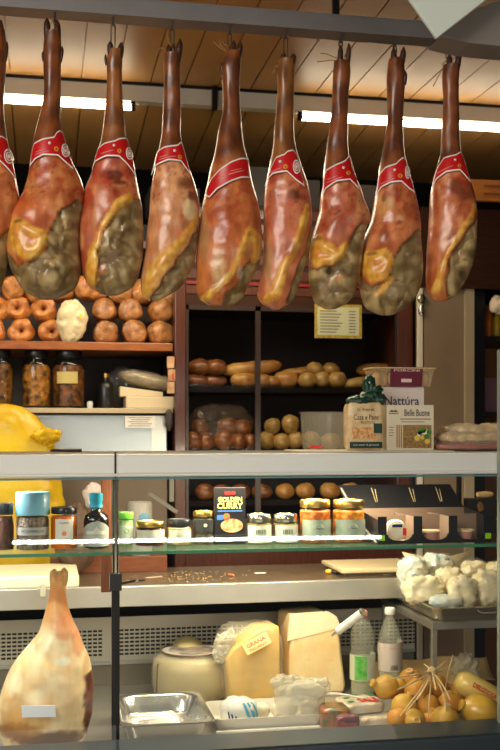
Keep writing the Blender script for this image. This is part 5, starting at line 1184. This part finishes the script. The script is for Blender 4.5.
# raffia strands
rs = MB(); rs2 = []
for k, (px, py) in enumerate(((387, 680), (397, 690), (411, 676), (417, 700), (406, 712), (428, 715), (400, 716), (446, 712), (436, 690), (450, 700))):
    e = P(px, py, .05); mid = (top+e)/2+Vector((.012*math.sin(k*2.1), -.03, .012))
    pts = [top*(1-u)**2+mid*2*u*(1-u)+e*u*u for u in [i/8 for i in range(9)]]
    rs.tube(pts, [.003 if i % 2 else .0022 for i in range(9)], 6)
for (px, py) in ((445, 662), (424, 664), (446, 670)): rs.tube([top, (top+P(px, py, .22))/2+Vector((.004, 0, 0)), P(px, py, .22)], [.003, .003, .002], 6)
rs.blob(top, (.018, .014, .016), 16, 12, fn=crinkle(.006, 70, 3))
o = rs.build('raffia_strings', mat('raffia', (0, 0, 0))); tag(o, 'pale raffia strings knotted together above the bunch of smoked cheeses', 'string')
a = P(444, 690, .2); o = MB().tube([P(444, 696, .22), P(448, 672, .21), P(453, 655, .2)], .0022, 6).build('thin_stick', mat('raffia', (0, 0, 0))); tag(o, 'single stiff raffia stalk sticking up above the smoked cheeses', 'stalk')
# provola log and big ball
p = P(482, 693, .24)
t = thing('cheese_log', 'pale yellow wrapped cheese log with red lettering at right behind the big round cheese', 'cheese', p, -.0); t.rotation_euler = (0, math.radians(30), 0)
MB().lathe([(0, -.11), (.025, -.106), (.043, -.085), (.045, 0), (.043, .085), (.025, .106), (0, .11)], 30, axis='X').build('cheese_body', mat('pale_yellow_cheese', (238, 204, 110), .35, coat=.4), t)
text_mb('DELIZIOSA', .1, (-.01, 0, 0), fn=lambda x, z: (x-.015, -.0462*math.cos((z+.012)/.046), .0462*math.sin((z+.012)/.046)), h=.017, bold=.02).build('lettering', mat('red_print', (0, 0, 0)), t)
p = P(481, 712, .12)
t = thing('round_cheese', 'largest round yellow-green cheese at the bottom right of the case', 'cheese', p); t.rotation_euler = (0, -1.2, 0)
MB().lathe([(0, -.062), (.03, -.058), (.052, -.035), (.06, 0), (.055, .03), (.036, .055), (.018, .068), (.02, .078), (0, .084)], 32).build('cheese_body', mat('olive_yellow_cheese', (206, 160, 58), .3, var=.1, vscale=8, coat=.4), t)
# crumpled clear bag behind
t = tag(MB().blob((0, 0, 0), (.05, .04, .055), 40, 26, fn=crinkle(.022, 26, 12)).build('crumpled_bag', mat('clear_crumpled', (200, 190, 160), .2, alpha=.5), loc=P(466, 668, .42)), 'crumpled clear plastic bag standing behind the cheese log', 'bag')
# brown paper
a = [G(358, 684, zdeck+.02), G(480, 690, zdeck+.02)]
m = MB(); N = 24
x0_, x1_ = X(366, .7), X(485, .7); vs_ = []; fs = []
for j in range(N+1):
    for i in range(N+1):
        x = x0_+(x1_-x0_)*i/N+.05*j/N; y = .60+.20*j/N; z = zdeck+.02+.05*(j/N)**1.5+.02*noise.noise(Vector((x*6, y*6, 0)))+.012
        vs_.append((x, y, z))
for j in range(N):
    for i in range(N): fs.append((j*(N+1)+i, j*(N+1)+i+1, (j+1)*(N+1)+i+1, (j+1)*(N+1)+i))
m.add(vs_, fs); o = m.build('wrapping_paper', mat('brown_wrapping_paper', (206, 170, 112), .7, var=.06, vscale=6)); sd = o.modifiers.new('t', 'SOLIDIFY'); sd.thickness = .002
tag(o, 'sheet of tan wrapping paper lying behind the bottles and cheeses', 'paper')
# steel stand with tray of wrapped mozzarella
zst = Z(438, 628, .30)
xq = X(434, .28); x3 = 1.3
t = thing('steel_stand', 'square tube steel stand in the right of the case carrying a tray', 'stand', (xq, .28, zdeck))
hh = Z(436, 622, .28)-zdeck; dep = .56
FR = mat('stand_steel', (170, 164, 150), .35, .8)
# L shaped top rails: left rail goes into the depth
xbk = 0
MB().bb(-.012, .45, -.012, .012, hh-.026, hh).build('front_rail', FR, t, smooth=False, bevel=.002)
MB().bb(-.012, .012, .012, dep, hh-.026, hh).build('side_rail', FR, t, smooth=False, bevel=.002)
MB().bb(-.012, .45, dep-.02, dep, hh-.026, hh).build('back_rail', FR, t, smooth=False, bevel=.002)
for (x, y) in ((0, 0), (.0, dep-.012), (.36, .1), (.2, dep-.012)): MB().bb(x-.009, x+.009, y-.009, y+.009, 0, hh-.026).build('leg', FR, t, smooth=False, bevel=.001)
m = MB(); m.bb(.012, .45, .012, dep-.02, hh-.008, hh-.004); m.build('shelf_plate', FR, t, smooth=False)
# tray
Wt_, Dt_ = .46, .53
t2 = thing('serving_tray', 'steel tray heaped with wrapped white cheese on top of the stand', 'tray', (xq-.0, .275, zdeck+hh))
m = MB(); cx_, cy_ = Wt_/2, Dt_/2
def off(l, dx, dy): return [(a+dx, b+dy, c) for a, b, c in l]
loft(m, [off(rr_loop(Wt_/2-.015, Dt_/2-.015, .03, 0), cx_, cy_), off(rr_loop(Wt_/2, Dt_/2, .04, .045), cx_, cy_), off(rr_loop(Wt_/2+.006, Dt_/2+.006, .045, .047), cx_, cy_), off(rr_loop(Wt_/2-.004, Dt_/2-.004, .04, .049), cx_, cy_), off(rr_loop(Wt_/2-.02, Dt_/2-.02, .03, .004), cx_, cy_)], cap0=True)
m.build('tray_body', mat('tray_steel', (176, 168, 150), .25, .9), t2)
m = MB().tube([(.16, -.002, .038), (.16, -.014, .034), (.17, -.018, .03), (.28, -.018, .03), (.29, -.014, .034), (.29, -.002, .038)], .003, 8); m.build('handle', FR, t2)
zt3 = zdeck+hh+.004
MZ = mat('milky_wrap', (252, 240, 200), .35, col2=(240, 222, 172), vscale=14, coat=.5, sss=.1)
MZB = mat('milky_wrap_blue', (206, 226, 224), .35, col2=(252, 240, 204), vscale=22, coat=.5)
def moz(px, py, Y, r, k, lab, m_=MZ, cyl=False):
    c = P(px, py, Y)
    t = thing('wrapped_mozzarella', lab, 'cheese', c, group='wrapped white cheeses on the steel tray')
    MB().blob((0, 0, 0), r, 44, 30, fn=crinkle(min(r)*.3, 26, k+20), e=.62 if cyl else .8).build('wrapped_cheese', m_, t)
    MB().blob((0, 0, 0), [v*1.06 for v in r], 44, 30, fn=crinkle(min(r)*.3, 28, k+40), e=.7).build('film', mat('thin_film', (240, 235, 220), .12, alpha=.07, bump=.5, bscale=50), t)
MZL = [(413, 575, .62, (.055, .05, .07), 'white cheese bag with faint blue print at the upper left of the tray', MZB, 0), (437, 572, .66, (.065, .05, .07), 'tall blue-tinged milky bag at the back middle of the tray', MZB, 0), (424, 590, .46, (.075, .06, .05), 'big crumpled milky bag at the left front of the tray', MZ, 0), (450, 583, .52, (.06, .05, .055), 'milky cheese bag in the middle of the tray', MZ, 0),
       (462, 592, .4, (.05, .045, .055), 'cylindrical wrapped cheese in the front middle of the tray', MZ, 1), (487, 588, .42, (.045, .045, .065), 'cylindrical wrapped cheese at the right edge of the tray', MZ, 1), (475, 575, .6, (.06, .045, .055), 'wrapped cheese behind the two cylinders', MZ, 0), (446, 601, .36, (.06, .035, .022), 'flat blue-printed bag at the front rim of the tray', MZB, 0), (500, 578, .55, (.06, .05, .06), 'wrapped cheese cut off at the right frame edge on the tray', MZ, 1)]
for k, (px, py, Y, r, lab, m_, cy) in enumerate(MZL): moz(px, py, Y, r, k, lab, m_, cy)
# wax paper cones behind tray
o = MB().add([tuple(P(402, 552, .68)), tuple(P(470, 551, .7)), tuple(P(452, 585, .66)), tuple(P(418, 580, .64)), tuple(P(436, 560, .74))], [(0, 4, 3), (4, 1, 2), (4, 2, 3)]).build('waxed_paper', mat('waxed_paper', (206, 190, 150), .5)); sd = o.modifiers.new('t', 'SOLIDIFY'); sd.thickness = .002
tag(o, 'folded waxed paper sticking up at the back of the cheese tray', 'paper')
# ---------------------------------------------------------------- breads
BRA = mat('golden_crust', (206, 136, 66), .45, col2=(158, 88, 36), vscale=30, coat=.25, bump=.6, bscale=50)
BRB = mat('brown_crust', (186, 124, 66), .4, col2=(122, 74, 34), vscale=26, coat=.3, bump=.7, bscale=50)
BRC = mat('pale_crust', (206, 160, 100), .5, col2=(170, 120, 62), vscale=14)
def ring(px, z, Y, r_px, k, lab, m_):
    s = S(px, Y); R_ = r_px*s
    t = thing('ring_bread', lab, 'bread', (X(px, Y), Y, z), -.2+.1*(k % 3), group='breads on the top left shelf')
    m = MB(); n = 24; q = 12; vs_ = []; fs = []; rr_ = R_*.47
    for i in range(n):
        a = 2*PI*i/n
        for j in range(q):
            b2 = 2*PI*j/q; rad = R_*.56+rr_*math.cos(b2); p_ = Vector((rad*math.cos(a), rr_*1.2*math.sin(b2), rad*math.sin(a))); p_ *= 1+noise.noise(p_*24+Vector((k*5, 0, 0)))*.24
            vs_.append(p_)
    for i in range(n):
        for j in range(q): fs.append((i*q+j, ((i+1) % n)*q+j, ((i+1) % n)*q+(j+1) % q, i*q+(j+1) % q))
    m.add(vs_, fs); m.build('crust', m_, t)
def roll(px, z, Y, r_px, k, lab, m_, L_=.13, nm='bread_roll', grp='breads on the top left shelf', sq=1.0):
    s = S(px, Y); R_ = r_px*s
    t = thing(nm, lab, 'bread', (X(px, Y), Y, z), .12*math.sin(k*1.7), group=grp)
    m = MB().lathe([(0, -L_*.5), (R_*.35, -L_*.52), (R_*.75, -L_*.46), (R_*.96, -L_*.34), (R_, -L_*.1), (R_, L_*.3), (R_*.8, L_*.48), (0, L_*.5)], 26, axis='Y', sy=sq, fn=lambda q: q*(1+noise.noise(q*20+Vector((k*3, 0, 0)))*.2))
    m.build('crust', m_, t)
    MB().lathe([(0, -L_*.545), (R_*.5, -L_*.55), (R_*.84, -L_*.47)], 22, axis='Y', sy=sq, fn=lambda q: q+Vector((0, 0, noise.noise(q*60)*.004))).build('film_wrap', mat('thin_bread_film', (150, 110, 70), .15, alpha=.12, bump=.6, bscale=60), t)
Yr = 1.53; sR = S(100, Yr); z1_ = zs1+11.6*sR
row1 = [(-6, 'g'), (21.5, 'g'), (52, 'g'), (106, 'b'), (134, 'b'), (159.5, 'b')]
for k, (px, ty) in enumerate(row1):
    lab = ORD[k]+' bread from the left in the bottom row of the top left shelf'
    (ring if ty == 'g' else roll)(px, z1_, Yr, 12.3 if ty == 'g' else 12.5, k, lab, BRA if ty == 'g' else BRB)
z2_ = z1_+22.5*sR
row2 = [(-2, 'g'), (17, 'g'), (44, 'g'), (105, 'b'), (130, 'b'), (160, 'b')]
for k, (px, ty) in enumerate(row2):
    lab = ORD[k]+' bread from the left in the second row of the top left shelf'
    (ring if ty == 'g' else roll)(px, z2_, Yr+.01, 12.6 if ty == 'g' else 12.3, k+7, lab, BRA if ty == 'g' else BRB)
z3_ = z2_+20*sR
for k, (px, dz) in enumerate(((14, .0), (36, -.01), (62, -.0), (86, .01), (96, .01), (120, .0), (143, .0), (165, -.01))):
    roll(px, z3_+dz, Yr+.03, 12.5, k+15, ORD[k]+' bread from the left in the uppermost row of the top left shelf', BRA if k < 5 else BRB)
p = P(72, 322, 1.47)
t = thing('white_bread_bag', 'crumpled white plastic bag tucked among the breads on the top left shelf', 'bag', (p.x, 1.43, zs1+.09))
MB().blob((0, 0, .0), (.066, .04, .094), 48, 34, fn=crinkle(.014, 14, 6)).build('bag', mat('white_bag', (222, 202, 160), .35, coat=.3), t)
MB().box((.035, -.048, .018), (.012, .002, .02)).build('yellow_mark', mat('yellow_mark', (0, 0, 0)), t, smooth=False)
# big jars of mushrooms
def bigjar(x0, x1, Y, k, lab, c1, c2):
    s = S((x0+x1)/2, Y); r = (x1-x0)/2*s; H = Z(30, 350, Y)-zs2
    t = thing('pickle_jar', lab, 'jar', (X((x0+x1)/2, Y), Y, zs2), group='big preserve jars on the lower left shelf')
    MB().lathe([(r*.92, 0), (r, .012), (r, H*.7), (r*.9, H*.8), (r*.72, H*.85), (r*.72, H*.88)], 36).build('glass_jar', mat('dark_green_glass', (12, 12, 8), .04, alpha=.3, coat=.8), t)
    MB().lathe([(0, .006), (r*.93, .01), (r*.94, H*.66), (r*.8, H*.74), (0, H*.75)], 30, fn=lambda q: q+Vector((q.x, q.y, 0))*noise.noise(q*60)*.06).build('contents', mat('pickled_mushrooms%d' % k, c1, .4, col2=c2, vscale=34, bump=1, bscale=34), t)
    MB().lathe([(r*.78, H*.87), (r*.8, H*.88), (r*.8, H*.985), (r*.76, H), (0, H)], 30).build('lid', BLACK, t)
    return t, r, H
bigjar(-12, 13, 1.5, 0, 'leftmost big preserve jar cut off by the picture edge', (170, 112, 40), (44, 28, 10))
bigjar(22, 51, 1.5, 1, 'big jar of golden mushrooms between two others', (224, 150, 50), (56, 34, 10))
t, r, H = bigjar(52, 85, 1.5, 2, 'big preserve jar with pale label, third from left', (160, 98, 38), (44, 24, 10))
vs_ = []
for k in range(13):
    a = -.75+1.3*k/12
    for z in (H*.42, H*.62): vs_.append(((r+.001)*math.sin(a), -(r+.001)*math.cos(a), z))
MB().add(vs_, [(2*k, 2*k+2, 2*k+3, 2*k+1) for k in range(12)]).build('label', mat('straw_label', (190, 170, 100), .5), t)
# clutter right of jars
p = P(106, 408, 1.52)
t = thing('dark_bottle', 'short black bottle with gold neck on the lower left shelf', 'bottle', (p.x, 1.52, zs2))
MB().lathe([(.034, 0), (.036, .01), (.036, .09), (.03, .11), (.014, .125), (.013, .14)], 24).build('bottle_body', BLACK, t); MB().lathe([(.015, .138), (.015, .155), (0, .156)], 20).build('cap', GOLD, t)
o = MB().blob((0, 0, .10), (.075, .05, .10), 40, 28, fn=crinkle(.022, 20, 15)).build('grey_film_bag', mat('grey_clear_bag', (120, 118, 112), .2, alpha=.55, coat=.3), loc=(X(122, 1.72), 1.72, zs2)); tag(o, 'crumpled grey clear bag behind the black bottle on the lower left shelf', 'bag')
o = MB().lathe([(.012, 0), (.014, .02), (.01, .03), (0, .03)], 16).build('small_vial', mat('pale_glassware', (200, 210, 200), .2), loc=(X(90, 1.46), 1.46, zs2)); tag(o, 'tiny pale vial right of the big jars', 'vial')
xa_ = X(116, 1.44)
o = MB().bb(0, X(176, 1.44)-xa_-.03, 0, .2, 0, .052).build('foam_slab', mat('cream_foam', (214, 196, 160), .6), smooth=False, bevel=.004, loc=(xa_+.045, 1.44, zs2)); tag(o, 'lower cream foam slab on the lower left shelf', 'slab')
m = MB().prism([(0, 0), (.19, 0), (.19, .02), (0, .045)], 0, .16); o = m.build('foam_wedge', mat('cream_foam', (0, 0, 0)), smooth=False, bevel=.003, loc=(xa_+.02, 1.47, zs2+.053)); tag(o, 'upper cream foam wedge on top of the slab', 'slab')
p = P(146, 386, 1.5)
t = thing('olive_pack', 'film pack of olive-brown herbs lying on the foam wedge', 'packet', (p.x+.01, 1.55, zs2+.128)); t.rotation_euler = (0, .22, 0)
MB().blob((0, 0, 0), (.13, .07, .032), 50, 20, fn=crinkle(.006, 20, 17), e=.8).build('pack', mat('olive_pack', (132, 110, 62), .25, col2=(90, 70, 34), vscale=26, coat=.6), t)
MB().blob((0, 0, 0), (.136, .076, .037), 50, 20, fn=crinkle(.01, 24, 18), e=.8).build('film', FILM, t)
o = MB().blob((0, 0, 0), (.016, .014, .05), 24, 18, fn=crinkle(.006, 50, 2)).build('dark_glove', mat('charcoal_cloth', (56, 50, 44), .7), loc=P(169, 420, 1.4)); tag(o, 'small charcoal cloth hanging at the right end of the steel cabinet', 'cloth')
t = thing('hanging_packets', 'strip of pinkish packets hanging beside the dark cabinet post', 'packet', (X(171, 1.36), 1.37, Z(171, 376, 1.36)))
m = MB()
for k in range(3): m.box((.004*(k % 2), 0, .06-k*.055), (.032, .008, .05), rz=.2*k-.2)
m.build('packet_strip', mat('pink_packet', (206, 170, 130), .4, col2=(170, 120, 84), vscale=30), t)
MB().box((.008, -.011, .0), (.006, .003, .026)).build('red_mark', mat('red_print', (0, 0, 0)), t, smooth=False)
# cabinet breads
def loaf(px, py0, Y, rx_px, rz_px, zb, k, lab, m_, rot=0, grp='loaves in the glazed cabinet', ry=.045):
    s = S(px, Y); rx_, rz_ = rx_px*s, rz_px*s
    t = thing('bread_loaf', lab, 'bread', (X(px, Y), Y, zb+rz_), group=grp); t.rotation_euler = (0, rot, 0)
    def f(p, d):
        sl = max(0, math.cos(p.x/rx_*9+k))**4*.05*rz_*sst(0, .5, d.z)
        return p+d*(noise.noise(p*18+Vector((k, 0, 0)))*rz_*.16-sl)
    MB().blob((0, 0, 0), (rx_, ry, rz_), 36, 22, fn=f, e=.9).build('crust', m_, t)
BRD = mat('dark_croissant', (160, 96, 44), .35, col2=(90, 46, 18), vscale=18, coat=.4)
BRE = mat('golden_loaf', (206, 156, 78), .4, col2=(160, 104, 44), vscale=12, coat=.3)
BRF = mat('greenish_loaf', (196, 160, 90), .4, col2=(150, 112, 52), vscale=12, coat=.3)
k = 0
top_sh = [(196, 13, 7, 0, BRD, 1.5, 'dark glazed loaf at the left end of the upper cabinet shelf'), (214, 13, 7, 0, BRD, 1.52, 'second dark loaf from the left on the upper cabinet shelf'), (199, 13, 8, 1, BRD, 1.5, 'dark loaf stacked top left in the upper cabinet shelf'), (216, 11, 8, 1, BRD, 1.5, 'dark glossy loaf stacked beside the top left one in the cabinet'),
          (245, 15, 8, 0, BRE, 1.5, 'round golden loaf under the long loaf in the cabinet'), (262, 10, 7, 0, BRE, 1.5, 'small golden roll right of the round golden loaf'), (272, 9, 6.5, 0, BRE, 1.5, 'small roll near the cabinet door mullion'), (251, 31, 7.5, 1, BRE, 1.52, 'long pale loaf lying on top in the upper cabinet shelf'),
          (285, 13, 9, 0, BRE, 1.52, 'golden loaf right of the mullion on upper cabinet shelf'), (307, 9, 8, 0, BRF, 1.48, 'pale green-gold roll, left of a row of three'), (322, 9, 8.5, 0, BRF, 1.5, 'pale green-gold roll, middle of a row of three'), (337, 9, 8.5, 0, BRF, 1.48, 'pale green-gold roll, right of a row of three'), (315, 8, 7, 1, BRF, 1.52, 'upper pale roll resting between the three rolls'), (331, 9, 7, 1, BRF, 1.52, 'second upper pale roll resting above the three rolls'),
          (300, 22, 5, 1, BRE, 1.6, 'thin baguette lying behind the pale rolls'), (360, 24, 6, 0, BRF, 1.5, 'long crinkled loaf at the right of the upper cabinet shelf'), (376, 20, 7, 1, BRE, 1.55, 'loaf lying on the long crinkled one at right in the cabinet')]
for (px, rx_, rz_, lev, m_, Y, lab) in top_sh:
    loaf(px, 0, Y, rx_, rz_, zc1+lev*.058, k, lab, m_, rot=(-.12 if rx_ > 20 else 0)); k += 1
low = [(193, 9, 9, 0, 1.48), (206, 10, 9, 0, 1.5), (224, 11, 10, 0, 1.48), (238, 8, 8, 0, 1.46), (250, 7, 8, 0, 1.48), (228, 11, 9, 1, 1.52), (243, 10, 8, 1, 1.5), (199, 9, 8, 1, 1.52)]
nm_ = ['leftmost', 'second', 'third', 'fourth', 'fifth', 'upper middle', 'upper right', 'upper left']
for j, (px, rx_, rz_, lev, Y) in enumerate(low): loaf(px, 0, Y, rx_, rz_, zc2+lev*.065, k, nm_[j]+' reddish roll in the bagged heap low in the left of the cabinet', BRD, grp='rolls low in the cabinet'); k += 1
o = MB().blob((0, 0, 0), (.15, .05, .10), 60, 36, fn=crinkle(.02, 16, 21), e=.8).build('bread_bag', mat('dark_clear_bag', (120, 100, 84), .1, alpha=.22, coat=.6, bump=.6, bscale=30), loc=(X(220, 1.5), 1.5, zc2+.11)); tag(o, 'shiny clear bag around the heap of reddish rolls in the cabinet', 'bag')
low2 = [(267, 8, 9, 0), (281, 10, 8, 0), (296, 9, 9, 0), (290, 9, 10, 1), (272, 8, 8, 1), (312, 9, 9, 0), (330, 10, 8, 0)]
for j, (px, rx_, rz_, lev) in enumerate(low2): loaf(px, 0, 1.5, rx_, rz_, zc2+lev*.068, k, ['first', 'second', 'third', 'upper right', 'upper left', 'fourth', 'fifth'][j]+' dull gold roll in the heap low in the middle of the cabinet', BRF, grp='rolls low in the cabinet'); k += 1
for j, px in enumerate((205, 222, 240, 262, 285, 305, 330, 350)): loaf(px, 0, 1.5, 10, 8, zc3, k, ORD[j]+' roll from the left on the bottom cabinet shelf seen through the case', BRD if j < 4 else BRE, grp='rolls on the bottom cabinet shelf'); k += 1
# things seen behind the glass shelf
t = tag(MB().blob((0, 0, 0), (.08, .05, .135), 40, 28, fn=crinkle(.016, 20, 25)).build('brown_bag', mat('dark_brown_bag', (84, 60, 42), .5), loc=(X(76, 1.0), .97, zw+.145)), 'dark brown bundled bag behind honey jar', 'bag')
t = thing('towel_roll', 'white wrapped roll with blue oval mark behind the shelf right of the pole', 'roll', (X(140, 1.05), 1.05, zw+.0625))
MB().lathe([(.045, 0), (.05, .01), (.05, .205), (.045, .215), (0, .215)], 28).build('roll', mat('grey_white_wrap', (150, 144, 134), .5, var=.1), t)
MB().blob((.012, -.049, .15), (.022, .004, .024), 20, 12).build('blue_mark', mat('blue_oval', (90, 140, 160), .5), t)
t = tag(MB().blob((0, 0, 0), (.035, .03, .05), 30, 20, fn=crinkle(.012, 30, 28)).build('white_cloth', mat('pink_white_cloth', (196, 180, 168), .7), loc=(X(93, .97), .97, zw+.31)), 'pinkish white cloth behind the turquoise capped bottle', 'cloth')
m = MB(); m.box((0, 0, 0), (.14, .02, .018), ry=.6); m.box((.035, 0, .085), (.02, .02, .16))
o = m.build('slicer_arm', mat('dull_arm', (104, 98, 88), .5, .3), smooth=False, bevel=.002, loc=(X(163, 1.06), 1.06, zw+.27)); tag(o, 'grey metal slanting machine arm behind the shelf', 'machine')
